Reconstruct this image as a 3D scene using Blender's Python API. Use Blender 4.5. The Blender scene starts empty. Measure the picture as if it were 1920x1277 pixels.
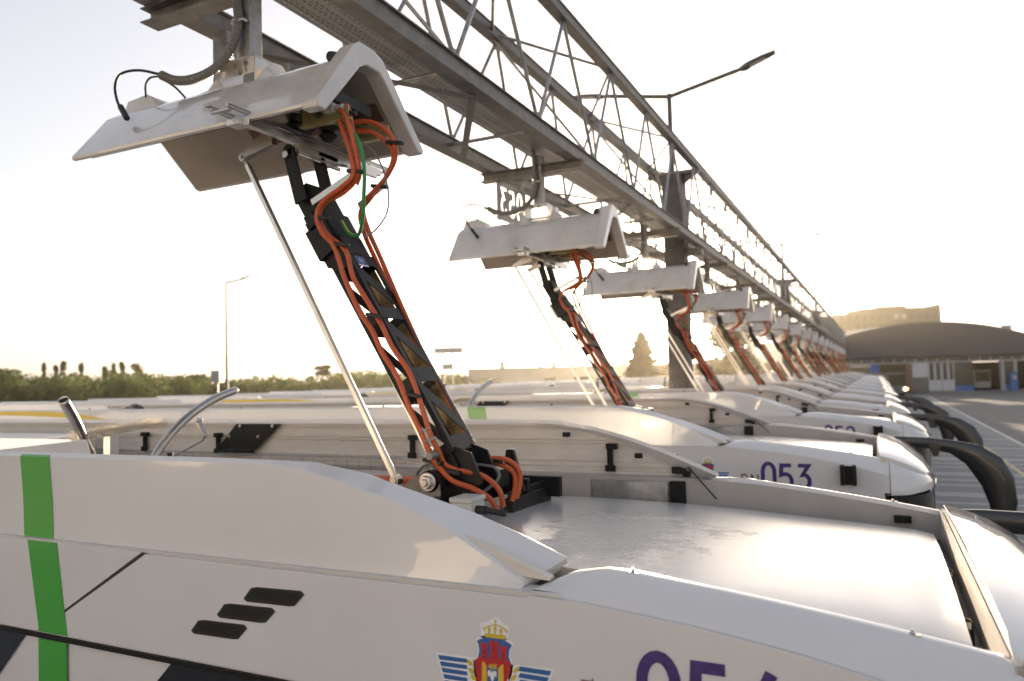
import bpy, bmesh, math, random
from mathutils import Vector, Matrix
random.seed(7)
sc = bpy.context.scene
col = sc.collection
R_ = math.radians

# ---------------------------------------------------------------- camera, sky, sun, exposure
F_PX, YAW, PITCH, ROLL, HC = 1412.5, .4485, .0497, .0265, 3.6
cy, sy = math.cos(YAW), math.sin(YAW)
FW = Vector((-sy*math.cos(PITCH), cy*math.cos(PITCH), math.sin(PITCH)))
_r0 = Vector((cy, sy, 0)); _d0 = FW.cross(_r0)
RT = _r0*math.cos(ROLL)+_d0*math.sin(ROLL); DN = -_r0*math.sin(ROLL)+_d0*math.cos(ROLL)
CAM = Vector((0, 0, HC))
cd = bpy.data.cameras.new('camera'); cam = bpy.data.objects.new('camera', cd); col.objects.link(cam)
cam.matrix_world = Matrix(((RT.x, -DN.x, -FW.x, 0), (RT.y, -DN.y, -FW.y, 0), (RT.z, -DN.z, -FW.z, HC), (0, 0, 0, 1)))
cd.sensor_width = 36; cd.lens = 36*F_PX/1920; cd.clip_start = .05; cd.clip_end = 6000
cd.dof.use_dof = True; cd.dof.focus_distance = 3.4; cd.dof.aperture_fstop = 2.0
sc.camera = cam
SUN_DIR = (RT*(1230-960)+DN*(545-638.5)+FW*F_PX).normalized()
SUN_EL = math.asin(SUN_DIR.z); SUN_AZ = math.atan2(SUN_DIR.x, SUN_DIR.y)
w = bpy.data.worlds.new('World'); sc.world = w; w.use_nodes = True
nt = w.node_tree; bg = nt.nodes['Background']
sky = nt.nodes.new('ShaderNodeTexSky'); sky.sky_type = 'NISHITA'; sky.sun_disc = False
sky.sun_elevation = SUN_EL; sky.sun_rotation = SUN_AZ
sky.air_density = 1.0; sky.dust_density = 2.2; sky.ozone_density = 1.0; sky.altitude = 200
hs_ = nt.nodes.new('ShaderNodeHueSaturation'); hs_.inputs['Saturation'].default_value = .58; nt.links.new(sky.outputs[0], hs_.inputs['Color'])
wb = nt.nodes.new('ShaderNodeVectorMath'); wb.operation = 'MULTIPLY'; wb.inputs[1].default_value = (.975, .945, .985); gm = nt.nodes.new('ShaderNodeGamma'); gm.inputs[1].default_value = .65; nt.links.new(hs_.outputs[0], gm.inputs[0]); nt.links.new(gm.outputs[0], wb.inputs[0])
# brightening of the sky towards the sun
tcw = nt.nodes.new('ShaderNodeTexCoord'); nrm = nt.nodes.new('ShaderNodeVectorMath'); nrm.operation = 'NORMALIZE'; nt.links.new(tcw.outputs['Generated'], nrm.inputs[0])
dt = nt.nodes.new('ShaderNodeVectorMath'); dt.operation = 'DOT_PRODUCT'; dt.inputs[1].default_value = SUN_DIR; nt.links.new(nrm.outputs[0], dt.inputs[0])
def _m(op, a, b):
    k = nt.nodes.new('ShaderNodeMath'); k.operation = op
    for i_, x_ in enumerate((a, b)):
        if isinstance(x_, (int, float)): k.inputs[i_].default_value = x_
        else: nt.links.new(x_, k.inputs[i_])
    return k.outputs[0]
d0 = _m('MAXIMUM', dt.outputs['Value'], 0); gl = _m('ADD', _m('MULTIPLY', _m('POWER', d0, 500), 60), _m('MULTIPLY', _m('POWER', d0, 30), 2))
sc3 = nt.nodes.new('ShaderNodeVectorMath'); sc3.operation = 'SCALE'; sc3.inputs[0].default_value = (1, .80, .52); nt.links.new(gl, sc3.inputs['Scale'])
add = nt.nodes.new('ShaderNodeVectorMath'); add.operation = 'ADD'; nt.links.new(wb.outputs[0], add.inputs[0]); nt.links.new(sc3.outputs[0], add.inputs[1])
nt.links.new(add.outputs[0], bg.inputs[0]); bg.inputs[1].default_value = .15
ld = bpy.data.lights.new('sun', 'SUN'); ld.energy = 4.4; ld.angle = R_(.53); ld.color = (1, .80, .56)
lo = bpy.data.objects.new('sun', ld); col.objects.link(lo)
lo.rotation_euler = SUN_DIR.to_track_quat('Z', 'Y').to_euler(); lo.location = (0, 0, 30)
sc.view_settings.view_transform = 'Standard'; sc.view_settings.look = 'None'
sc.view_settings.exposure = 1.72; sc.view_settings.gamma = 1

# ---------------------------------------------------------------- helpers
def at(u, v, ax, val):
    "point of the plane (axis ax = val) seen at pixel u,v of the 1920 px photograph"
    d = RT*(u-960)+DN*(v-638.5)+FW*F_PX
    return CAM + d*((val-CAM[ax])/d[ax])

def mat(name, color, rough=.5, metal=0., coat=0., nscale=0, namt=0., bump=0., bscale=30, spec=.5, emit=None, coords='Object', stretch=None, coatr=.04):
    m = bpy.data.materials.new(name); m.use_nodes = True
    n = m.node_tree.nodes; l = m.node_tree.links; b = n['Principled BSDF']
    b.inputs['Base Color'].default_value = (*color, 1); b.inputs['Roughness'].default_value = rough
    b.inputs['Metallic'].default_value = metal; b.inputs['Coat Weight'].default_value = coat
    b.inputs['Coat Roughness'].default_value = coatr; b.inputs['Specular IOR Level'].default_value = spec
    if emit: b.inputs['Emission Color'].default_value = (*emit[0], 1); b.inputs['Emission Strength'].default_value = emit[1]
    if nscale or bump:
        tc = n.new('ShaderNodeTexCoord'); src = tc.outputs[coords]
        if stretch:
            mp = n.new('ShaderNodeMapping'); mp.inputs['Scale'].default_value = stretch; l.new(src, mp.inputs[0]); src = mp.outputs[0]
    if nscale:
        t = n.new('ShaderNodeTexNoise'); t.inputs['Scale'].default_value = nscale; t.inputs['Detail'].default_value = 6; t.inputs['Roughness'].default_value = .6
        l.new(src, t.inputs[0])
        mr = n.new('ShaderNodeMapRange'); mr.inputs[1].default_value = .3; mr.inputs[2].default_value = .7
        mr.inputs[3].default_value = 1-namt; mr.inputs[4].default_value = 1+namt*.6; l.new(t.outputs[0], mr.inputs[0])
        mx = n.new('ShaderNodeVectorMath'); mx.operation = 'MULTIPLY'; mx.inputs[0].default_value = color
        l.new(mr.outputs[0], mx.inputs[1]); l.new(mx.outputs[0], b.inputs['Base Color'])
        mr2 = n.new('ShaderNodeMapRange'); mr2.inputs[3].default_value = max(.02, rough*.75); mr2.inputs[4].default_value = min(1, rough*1.3)
        l.new(t.outputs[0], mr2.inputs[0]); l.new(mr2.outputs[0], b.inputs['Roughness'])
    if bump:
        t2 = n.new('ShaderNodeTexNoise'); t2.inputs['Scale'].default_value = bscale; t2.inputs['Detail'].default_value = 4; l.new(src, t2.inputs[0])
        bp = n.new('ShaderNodeBump'); bp.inputs['Strength'].default_value = 1; bp.inputs['Distance'].default_value = bump
        l.new(t2.outputs[0], bp.inputs['Height']); l.new(bp.outputs[0], b.inputs['Normal'])
        if coat: l.new(bp.outputs[0], b.inputs['Coat Normal'])
    return m

M = {}
M['white'] = mat('bus_white_paint', (.69, .665, .66), .24, 0, 1, nscale=4, namt=.025, bump=.0024, bscale=1.7, coatr=.02)
M['white_in'] = mat('panel_inner_cream', (.66, .60, .54), .45, 0, 0, nscale=5, namt=.10, bump=.0006, bscale=6, stretch=(1, 1, 4))
M['parapet'] = mat('parapet_grey', (.45, .41, .38), .5, 0, 0, nscale=4, namt=.12)
M['green'] = mat('green_film', (.045, .36, .02), .3, 0, 1, bump=.0016, bscale=1.6)
M['yellow'] = mat('yellow_film', (.82, .55, .03), .35, 0, .6)
M['glass'] = mat('window_black_glass', (.008, .008, .009), .04, 0, 1)
M['blackp'] = mat('black_powder_coat', (.009, .009, .009), .45, 0, 0, spec=.25, nscale=30, namt=.2, bump=.0003, bscale=400)
M['rubber'] = mat('rubber', (.012, .012, .012), .55)
M['mirror'] = mat('mirror_black_plastic', (.016, .016, .019), .32, 0, .4, bump=.0005, bscale=5)
M['steel'] = mat('stainless_steel', (.55, .52, .49), .30, 1, 0, nscale=9, namt=.12, bump=.0002, bscale=50)
M['alu'] = mat('aluminium_profile', (.70, .67, .63), .36, 1, 0, nscale=12, namt=.1)
M['galv'] = mat('galvanised_steel', (.38, .37, .36), .45, .75, 0, nscale=14, namt=.30, bump=.0006, bscale=40)
M['galvbeam'] = mat('galvanised_beam', (.215, .20, .185), .5, .55, 0, nscale=9, namt=.35, bump=.0006, bscale=30)
M['orange'] = mat('orange_cable', (.50, .080, .012), .42, 0, .15, nscale=25, namt=.12)
M['gcable'] = mat('grey_cable', (.16, .16, .16), .45)
M['conduit'] = mat('conduit_grey', (.21, .20, .18), .5, 0, .1)
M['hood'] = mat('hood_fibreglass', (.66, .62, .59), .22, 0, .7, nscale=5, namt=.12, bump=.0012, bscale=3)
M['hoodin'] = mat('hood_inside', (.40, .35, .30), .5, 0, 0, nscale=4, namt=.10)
M['copper'] = mat('copper_strip', (.18, .09, .065), .5, .3, 0, nscale=20, namt=.25)
M['zinc'] = mat('yellow_zinc_plate', (.42, .36, .17), .38, .6, 0, nscale=14, namt=.2)
M['label'] = mat('blue_label', (.02, .05, .22), .35)
M['labelw'] = mat('white_label', (.75, .75, .72), .4)
M['purple'] = mat('number_purple', (.055, .03, .17), .3, 0, .6, nscale=60, namt=.25)
M['dnbrown'] = mat('number_brown', (.22, .13, .13), .3, 0, .6)
M['red'] = mat('crest_red', (.48, .02, .025), .4); M['cblue'] = mat('crest_blue', (.03, .11, .32), .4)
M['gold'] = mat('crest_gold', (.62, .45, .04), .4); M['cwhite'] = mat('crest_white', (.8, .8, .82), .35, 0, .6)
M['cdark'] = mat('crest_dark', (.03, .02, .02), .4)
M['bristle'] = mat('bristle_straw', (.85, .78, .68), .7)
M['boxgrey'] = mat('junction_box_grey', (.50, .50, .48), .45, 0, .1)
M['deck'] = mat('roof_deck', (.10, .095, .09), .6, 0, 0, nscale=8, namt=.4)
M['concrete'] = mat('pale_wall', (.48, .45, .41), .8, nscale=.4, namt=.12)
M['roofdark'] = mat('hall_roof_blue_grey', (.036, .042, .075), .55, nscale=.3, namt=.15)
M['trim'] = mat('hall_trim', (.30, .29, .30), .5); M['hallblue'] = mat('hall_blue', (.03, .12, .34), .45)
M['halldark'] = mat('hall_interior', (.035, .032, .03), .7, nscale=1, namt=.5)
M['greyw'] = mat('hall_grey_wall', (.10, .10, .105), .6); M['whitew'] = mat('hall_white_wall', (.50, .50, .52), .6)
M['hglass'] = mat('hall_glass', (.05, .05, .045), .07, 0, 1)
M['flat'] = mat('apartment_render', (.06, .062, .07), .8, nscale=.2, namt=.12)
M['aglass'] = mat('apartment_window', (.06, .06, .06), .1, 0, 1)
M['paint'] = mat('road_paint_white', (.62, .62, .60), .6, nscale=3, namt=.2)
M['ypaint'] = mat('road_paint_yellow', (.50, .42, .20), .6, nscale=3, namt=.2)
M['bark'] = mat('bark', (.07, .05, .035), .9, nscale=6, namt=.3)
M['lampg'] = mat('lamp_grey', (.10, .10, .10), .45, .5)
M['lens'] = mat('lamp_lens', (.55, .55, .52), .25)
M['headlight'] = mat('headlight_lit', (.9, .8, .6), .3, emit=((1, .85, .55), 7)); M['amber'] = mat('indicator_lit', (.9, .5, .1), .3, emit=((1, .45, .05), 8))

def asphalt(name, c, sc2=1.):
    m = mat(name, c, .78, nscale=.35, namt=.22, bump=.006, bscale=60)
    return m
M['asphalt'] = asphalt('asphalt', (.13, .128, .13)); M['bay'] = asphalt('bay_concrete', (.20, .205, .215))
M['land'] = mat('land', (.07, .075, .035), .9, nscale=.05, namt=.4)

def leafmat(name, a, b, sc_=.5):
    m = bpy.data.materials.new(name); m.use_nodes = True; n = m.node_tree.nodes; l = m.node_tree.links; p = n['Principled BSDF']
    tc = n.new('ShaderNodeTexCoord'); t = n.new('ShaderNodeTexNoise'); t.inputs['Scale'].default_value = sc_; t.inputs['Detail'].default_value = 3
    l.new(tc.outputs['Object'], t.inputs[0]); r = n.new('ShaderNodeValToRGB')
    r.color_ramp.elements[0].position = .35; r.color_ramp.elements[0].color = (*a, 1); r.color_ramp.elements[1].position = .65; r.color_ramp.elements[1].color = (*b, 1)
    l.new(t.outputs[0], r.inputs[0]); l.new(r.outputs[0], p.inputs['Base Color']); p.inputs['Roughness'].default_value = .75
    tr = n.new('ShaderNodeBsdfTranslucent'); l.new(r.outputs[0], tr.inputs[0]); mx = n.new('ShaderNodeMixShader'); mx.inputs[0].default_value = .35
    l.new(p.outputs[0], mx.inputs[1]); l.new(tr.outputs[0], mx.inputs[2]); l.new(mx.outputs[0], n['Material Output'].inputs[0])
    return m
M['leaf'] = leafmat('foliage_mixed', (.05, .075, .02), (.15, .17, .055), .12)
M['leafd'] = leafmat('foliage_dark', (.012, .02, .006), (.035, .045, .012))
M['leafp'] = leafmat('foliage_poplar', (.06, .075, .03), (.11, .12, .05))

# wet, dusty hatch paint
def hatchmat():
    m = bpy.data.materials.new('wet_roof_hatch'); m.use_nodes = True; n = m.node_tree.nodes; l = m.node_tree.links; b = n['Principled BSDF']
    b.inputs['Base Color'].default_value = (.60, .60, .59, 1); b.inputs['Coat Weight'].default_value = 1; b.inputs['Coat Roughness'].default_value = .16
    tc = n.new('ShaderNodeTexCoord')
    big = n.new('ShaderNodeTexNoise'); big.inputs['Scale'].default_value = 5; big.inputs['Detail'].default_value = 5; big.inputs['Roughness'].default_value = .65; l.new(tc.outputs['Object'], big.inputs[0])
    # puddle patch on the left part of the hatch
    ds = n.new('ShaderNodeVectorMath'); ds.operation = 'DISTANCE'; ds.inputs[1].default_value = (4.98, -.12, 2.87)
    sc_ = n.new('ShaderNodeVectorMath'); sc_.operation = 'MULTIPLY'; sc_.inputs[1].default_value = (1, .75, 1); l.new(tc.outputs['Object'], sc_.inputs[0]); l.new(sc_.outputs[0], ds.inputs[0])
    ad = n.new('ShaderNodeMath'); ad.operation = 'MULTIPLY_ADD'; ad.inputs[1].default_value = .9; l.new(big.outputs[0], ad.inputs[0]); l.new(ds.outputs['Value'], ad.inputs[2])
    msk = n.new('ShaderNodeMapRange'); msk.inputs[1].default_value = .66; msk.inputs[2].default_value = .86; msk.inputs[3].default_value = 1; msk.inputs[4].default_value = 0; l.new(ad.outputs[0], msk.inputs[0])
    r1 = n.new('ShaderNodeMapRange'); r1.inputs[3].default_value = .30; r1.inputs[4].default_value = .16; l.new(msk.outputs[0], r1.inputs[0]); l.new(r1.outputs[0], b.inputs['Roughness'])
    v = n.new('ShaderNodeTexNoise'); v.inputs['Scale'].default_value = 130; v.inputs['Detail'].default_value = 2; l.new(tc.outputs['Object'], v.inputs[0])
    v2 = n.new('ShaderNodeTexNoise'); v2.inputs['Scale'].default_value = 420; v2.inputs['Detail'].default_value = 2; l.new(tc.outputs['Object'], v2.inputs[0])
    mu = n.new('ShaderNodeMath'); mu.operation = 'MULTIPLY'; l.new(v.outputs[0], mu.inputs[0]); l.new(msk.outputs[0], mu.inputs[1])
    b1 = n.new('ShaderNodeBump'); b1.inputs['Distance'].default_value = .00025; l.new(v2.outputs[0], b1.inputs['Height'])
    bp = n.new('ShaderNodeBump'); bp.inputs['Distance'].default_value = .0065; l.new(mu.outputs[0], bp.inputs['Height']); l.new(b1.outputs[0], bp.inputs['Normal'])
    l.new(bp.outputs[0], b.inputs['Normal']); l.new(bp.outputs[0], b.inputs['Coat Normal'])
    return m
M['hatch'] = hatchmat()

# perforated tray (slots are real openings through the sheet)
def traymat():
    m = bpy.data.materials.new('perforated_tray'); m.use_nodes = True; n = m.node_tree.nodes; l = m.node_tree.links; b = n['Principled BSDF']
    b.inputs['Base Color'].default_value = (.36, .34, .32, 1); b.inputs['Metallic'].default_value = .6; b.inputs['Roughness'].default_value = .45
    tc = n.new('ShaderNodeTexCoord'); sp = n.new('ShaderNodeSeparateXYZ'); l.new(tc.outputs['Object'], sp.inputs[0])
    def mth(op, a, bb=None, c=None):
        k = n.new('ShaderNodeMath'); k.operation = op
        for i, x in enumerate((a, bb, c)):
            if x is None: continue
            if isinstance(x, (int, float)): k.inputs[i].default_value = x
            else: l.new(x, k.inputs[i])
        return k.outputs[0]
    X = mth('MULTIPLY', sp.outputs['X'], 1/.032); row = mth('FLOOR', X); fx = mth('FRACT', X)
    Yy = mth('ADD', mth('MULTIPLY', sp.outputs['Y'], 1/.055), mth('MULTIPLY', row, .5)); fy = mth('FRACT', Yy)
    hx = mth('LESS_THAN', mth('ABSOLUTE', mth('SUBTRACT', fx, .5)), .15); hy = mth('LESS_THAN', mth('ABSOLUTE', mth('SUBTRACT', fy, .5)), .33)
    zz = mth('FRACT', mth('MULTIPLY', row, .25)); keep = mth('GREATER_THAN', zz, .1)
    hole = mth('MULTIPLY', mth('MULTIPLY', hx, hy), keep)
    tr = n.new('ShaderNodeBsdfTransparent'); mx = n.new('ShaderNodeMixShader'); l.new(hole, mx.inputs[0]); l.new(b.outputs[0], mx.inputs[1]); l.new(tr.outputs[0], mx.inputs[2])
    l.new(mx.outputs[0], n['Material Output'].inputs[0]); return m
M['tray'] = traymat()
# green-yellow earth cable
def earthmat():
    m = mat('earth_cable', (.02, .26, .07), .4); n = m.node_tree.nodes; l = m.node_tree.links; b = n['Principled BSDF']
    tc = n.new('ShaderNodeTexCoord'); mp = n.new('ShaderNodeTexWave'); mp.wave_type = 'BANDS'; mp.inputs['Scale'].default_value = 8; l.new(tc.outputs['UV'], mp.inputs[0])
    g = n.new('ShaderNodeMath'); g.operation = 'GREATER_THAN'; g.inputs[1].default_value = .62
    sx = n.new('ShaderNodeSeparateXYZ'); l.new(tc.outputs['UV'], sx.inputs[0]); l.new(sx.outputs['X'], g.inputs[0])
    mx = n.new('ShaderNodeMixRGB'); mx.inputs[1].default_value = (.02, .25, .07, 1); mx.inputs[2].default_value = (.65, .55, .05, 1)
    l.new(g.outputs[0], mx.inputs[0]); l.new(mx.outputs[0], b.inputs['Base Color']); return m
M['earth'] = earthmat()

def tag(o, label=None, cat=None, group=None, kind=None):
    if label: o['label'] = label
    if cat: o['category'] = cat
    if group: o['group'] = group
    if kind: o['kind'] = kind
    return o
def empty(name, loc, rz=0):
    o = bpy.data.objects.new(name, None); o.empty_display_size = .3; o.location = loc; o.rotation_euler.z = rz; col.objects.link(o); return o
def wloc(o):
    p = Vector(o.location)
    while o.parent: o = o.parent; p += Vector(o.location)
    return p
def copy_tree(o, parent=None, loc=None):
    c = o.copy(); col.objects.link(c); c.parent = parent
    if loc is not None: c.location = loc
    for ch in list(o.children): copy_tree(ch, c)
    return c

class MB:
    def __init__(s): s.v = []; s.f = []; s.mi = []; s.uv = {}; s.m = 0
    def add(s, vs, fs):
        b = len(s.v); s.v += [tuple(x) for x in vs]
        for f in fs: s.f.append([i+b for i in f]); s.mi.append(s.m)
    def box(s, a, b):
        x0, x1 = sorted((a[0], b[0])); y0, y1 = sorted((a[1], b[1])); z0, z1 = sorted((a[2], b[2]))
        s.add([(x, y, z) for x in (x0, x1) for y in (y0, y1) for z in (z0, z1)], [(0, 1, 3, 2), (4, 6, 7, 5), (0, 4, 5, 1), (2, 3, 7, 6), (0, 2, 6, 4), (1, 5, 7, 3)]); return s
    def bar(s, p, q, wd, ht, up=(0, 0, 1)):
        p = Vector(p); q = Vector(q); a = (q-p).normalized(); up = Vector(up)
        if abs(a.dot(up)) > .98: up = Vector((1, 0, 0))
        sd = a.cross(up).normalized()*wd/2; u = sd.cross(a).normalized()*ht/2
        vs = [e+i*sd+j*u for e in (p, q) for i in (-1, 1) for j in (-1, 1)]
        s.add(vs, [(0, 1, 3, 2), (4, 6, 7, 5), (0, 4, 5, 1), (2, 3, 7, 6), (0, 2, 6, 4), (1, 5, 7, 3)]); return s
    def tube(s, pts, r, n=10, cap=True, spline=0, closed=False):
        P = [Vector(p) for p in pts]
        if spline: P = catmull(P, spline)
        rr = r if isinstance(r, (list, tuple)) else [r]*len(P)
        if len(rr) != len(P): rr = [rr[min(len(rr)-1, int(i*len(rr)/len(P)))] for i in range(len(P))]
        b = len(s.v); t = (P[1]-P[0]).normalized(); u = t.orthogonal().normalized()
        for i, p in enumerate(P):
            t2 = (P[min(i+1, len(P)-1)]-P[max(i-1, 0)]).normalized()
            u = (u - t2*u.dot(t2)).normalized(); wv = t2.cross(u)
            for k in range(n): a = 2*math.pi*k/n; s.v.append(tuple(p+(u*math.cos(a)+wv*math.sin(a))*rr[i]))
        for i in range(len(P)-1):
            for k in range(n):
                s.f.append([b+i*n+k, b+i*n+(k+1) % n, b+(i+1)*n+(k+1) % n, b+(i+1)*n+k]); s.mi.append(s.m)
                s.uv[len(s.f)-1] = [(k/n, i), ((k+1)/n, i), ((k+1)/n, i+1), (k/n, i+1)]
        if cap:
            s.f.append([b+k for k in range(n)][::-1]); s.mi.append(s.m); s.f.append([b+(len(P)-1)*n+k for k in range(n)]); s.mi.append(s.m)
        return s
    def cyl(s, p, q, r, n=14, r2=None): return s.tube([p, q], [r, r if r2 is None else r2], n)
    def loft(s, secs, closed=True, cap=True):
        n = len(secs[0]); b = len(s.v)
        for c in secs: s.v += [tuple(x) for x in c]
        for i in range(len(secs)-1):
            for k in range(n if closed else n-1):
                s.f.append([b+i*n+k, b+i*n+(k+1) % n, b+(i+1)*n+(k+1) % n, b+(i+1)*n+k]); s.mi.append(s.m)
        if cap and closed:
            s.f.append([b+k for k in range(n)][::-1]); s.mi.append(s.m); s.f.append([b+(len(secs)-1)*n+k for k in range(n)]); s.mi.append(s.m)
        return s
    def prism(s, pts, off):
        off = Vector(off); P = [Vector(p) for p in pts]; return s.loft([P, [p+off for p in P]])
    def face(s, pts): s.add(pts, [tuple(range(len(pts)))]); return s
    def build(s, name, mats, parent=None, smooth=True, ang=35, bev=0, seg=2, solid=0):
        me = bpy.data.meshes.new(name); off = wloc(parent) if parent else Vector((0, 0, 0))
        me.from_pydata([tuple(Vector(v)-off) for v in s.v], [], s.f); 
        if not isinstance(mats, (list, tuple)): mats = [mats]
        for m in mats: me.materials.append(m)
        for p, mi in zip(me.polygons, s.mi): p.material_index = mi
        if s.uv:
            ul = me.uv_layers.new(name='UVMap')
            for fi, uvs in s.uv.items():
                for li, c in zip(me.polygons[fi].loop_indices, uvs): ul.data[li].uv = c
        bm = bmesh.new(); bm.from_mesh(me); bmesh.ops.recalc_face_normals(bm, faces=bm.faces); bm.to_mesh(me); bm.free()
        if smooth: me.shade_smooth(); me.set_sharp_from_angle(angle=R_(ang))
        o = bpy.data.objects.new(name, me); col.objects.link(o)
        if parent: o.parent = parent
        if solid: md = o.modifiers.new('solid', 'SOLIDIFY'); md.thickness = solid; md.offset = 0
        if bev: md = o.modifiers.new('bevel', 'BEVEL'); md.width = bev; md.segments = seg; md.limit_method = 'ANGLE'; md.angle_limit = R_(40)
        return o
def catmull(P, k):
    out = []; Q = [P[0]+(P[0]-P[1])]+P+[P[-1]+(P[-1]-P[-2])]
    for i in range(1, len(Q)-2):
        for j in range(k):
            t = j/k; a, b, c, d = Q[i-1], Q[i], Q[i+1], Q[i+2]
            out.append(.5*((2*b)+(c-a)*t+(2*a-5*b+4*c-d)*t*t+(-a+3*b-3*c+d)*t**3))
    return out+[P[-1]]
def interp(tab, x):
    if x <= tab[0][0]: return tab[0][1]
    for (a, b), (c, d) in zip(tab, tab[1:]):
        if x <= c: return b+(d-b)*(x-a)/(c-a)
    return tab[-1][1]

# glyph strokes, unit box 0..1 wide, 0..1 high
def arc(cx, cyy, rx, ry, a0, a1, n=12): return [(cx+rx*math.cos(R_(a0+(a1-a0)*i/n)), cyy+ry*math.sin(R_(a0+(a1-a0)*i/n))) for i in range(n+1)]
GL = {'0': [arc(.5, .66, .38, .34, 0, 180, 10)+arc(.5, .34, .38, .34, 180, 360, 10)+[(.88, .66)]],
 '5': [[(.84, .94), (.22, .94), (.17, .56)]+arc(.46, .33, .38, .27, 100, -140, 14)], '3': [[(.14, .94), (.80, .94), (.42, .58)]+arc(.46, .33, .38, .27, 80, -150, 14)],
 '4': [[(.66, .98), (.08, .26), (.98, .26)], [(.74, .56), (.74, 0)]], '2': [arc(.48, .68, .36, .26, 165, -25, 10)+[(.12, .06), (.9, .06)]],
 '1': [[(.2, .78), (.58, .96), (.58, 0)]], '6': [arc(.5, .33, .36, .28, 0, 360, 16), [(.15, .36), (.30, .70), (.62, .98)]],
 '7': [[(.1, .94), (.86, .94), (.4, 0)]], '8': [arc(.5, .28, .36, .24, 0, 360, 16), arc(.5, .73, .30, .21, 0, 360, 16)],
 '9': [arc(.5, .67, .36, .28, 0, 360, 16), [(.85, .62), (.70, .30), (.38, .02)]],
 'D': [[(.14, .05), (.14, .95), (.45, .95)]+arc(.45, .5, .40, .45, 90, -90, 12)+[(.14, .05)]], 'N': [[(.12, 0), (.12, 1)], [(.12, .97), (.84, .03)], [(.84, 0), (.84, 1)]]}
def stroke_faces(pts, wdt):
    "flat band following a polyline (mitred)"
    n = len(pts); L = []; Rr = []
    V2 = [Vector((p[0], p[1])) for p in pts]; closed = (V2[0]-V2[-1]).length < 1e-4
    for i in range(n):
        if closed and i in (0, n-1): a = (V2[0]-V2[-2]).normalized(); b = (V2[1]-V2[0]).normalized()
        else:
            a = (V2[i]-V2[i-1]).normalized() if i else (V2[1]-V2[0]).normalized(); b = (V2[i+1]-V2[i]).normalized() if i < n-1 else a
        t = (a+b); t = t.normalized() if t.length > 1e-6 else a; nn = Vector((-t.y, t.x)); c = max(.45, nn.dot(Vector((-a.y, a.x))))
        L.append(V2[i]+nn*wdt/2/c); Rr.append(V2[i]-nn*wdt/2/c)
    return [(L[i], Rr[i], Rr[i+1], L[i+1]) for i in range(n-1)]
def glyphs(mb, text, x0, z0, cw, h, gap, wdt, place):
    "place(x,z)->3D"
    x = x0
    for ch in text:
        for st in GL[ch]:
            pts = [(x+p[0]*cw, z0+p[1]*h) for p in st]
            for q in stroke_faces(pts, wdt): mb.face([place(a.x, a.y) for a in q])
        x += cw+gap

# ---------------------------------------------------------------- the ground
def sheet(name, x0, x1, y0, y1, z, m, kind='structure', sub=1):
    o = MB().face([(x0, y0, z), (x1, y0, z), (x1, y1, z), (x0, y1, z)]).build(name, m, smooth=False); o['kind'] = kind; return o
sheet('ground', -2500, 2500, -2500, 2500, -.02, M['land'])
sheet('asphalt_yard', -60, 75, -40, 170, 0, M['asphalt'])
sheet('parking_bays', -24, 5.75, -12, 108, .004, M['bay'])
Y0, S, NB = 3.37, 4.675, 17
pl = MB()
for k in range(-3, 24):
    yy = Y0+k*S-S/2
    for d in (0, .42): pl.box((-.2, yy+d-.05, .004), (5.7, yy+d+.05, .008))
    pl.box((1.2, yy+2.1, .004), (5.7, yy+2.19, .008)); pl.box((1.2, yy+3.3, .004), (5.7, yy+3.38, .008))
pl.box((5.7, -12, .004), (5.84, 108, .009))
pl.build('bay_lines', M['paint'], smooth=False)['kind'] = 'structure'
MB().box((4.12, -12, .005), (4.24, 108, .012)).build('yellow_line', M['ypaint'], smooth=False)['kind'] = 'structure'

# ---------------------------------------------------------------- bus (everything in bus coordinates, front at +x, near side -y)
Z_EDGE = [(-.97, 2.955), (-.8, 2.95), (-.49, 2.92), (-.21, 2.88), (.03, 2.83), (.29, 2.765), (.5, 2.70), (.62, 2.66)]
Z_RIDGE = [(-.95, 3.005), (-.69, 2.995), (-.36, 2.957), (-.085, 2.92), (.11, 2.89), (.27, 2.863), (.34, 2.84)]
BX0 = Vector((0, Y0, 0))
def b(x, y, z): return (x, y+Y0, z)          # bus coordinates to world for the first bus
bus = empty('electric_bus', (-6, Y0, 0))
body = MB()
# lower walls
for s in (-1, 1):
    body.box(b(-19.9, s*1.268, .33), b(.30, s*1.20, 2.60))
    ring = []
    for x in (-19.9, -12, -6, -2.2, -.97): ring.append([b(x, s*1.268, 2.60), b(x, s*1.262, 2.95), b(x, s*1.20, 2.955), b(x, s*1.18, 2.88), b(x, s*1.15, 2.60)])
    body.loft(ring)
    ring = []
    for i in range(15):
        x = -.97+i*(1.31/14); e = interp(Z_EDGE, x); r = interp(Z_RIDGE, x); k = min(1, (x+.97)/.14); k = k*k*(3-2*k)
        r = e+(r-e)*k; yr = 1.262-(.135*k+.02)
        ring.append([b(x, s*1.268, 2.60), b(x, s*1.262, e-.012), b(x, s*1.250, e), b(x, s*(yr+.012), r-.002), b(x, s*yr, r+.001), b(x, s*(yr-.03), r), b(x, s*(yr-.035), r-.02), b(x, s*(yr-.03), 2.60)])
    body.loft(ring)
body.box(b(-19.9, -1.19, 2.60), b(.30, 1.19, 2.70)); body.box(b(-19.9, -1.2, .33), b(-19.8, 1.2, 2.9))
body.box(b(-19.8, -1.19, .34), b(.25, 1.19, .42))
body.build('body', M['white'], bus, ang=40)
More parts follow.
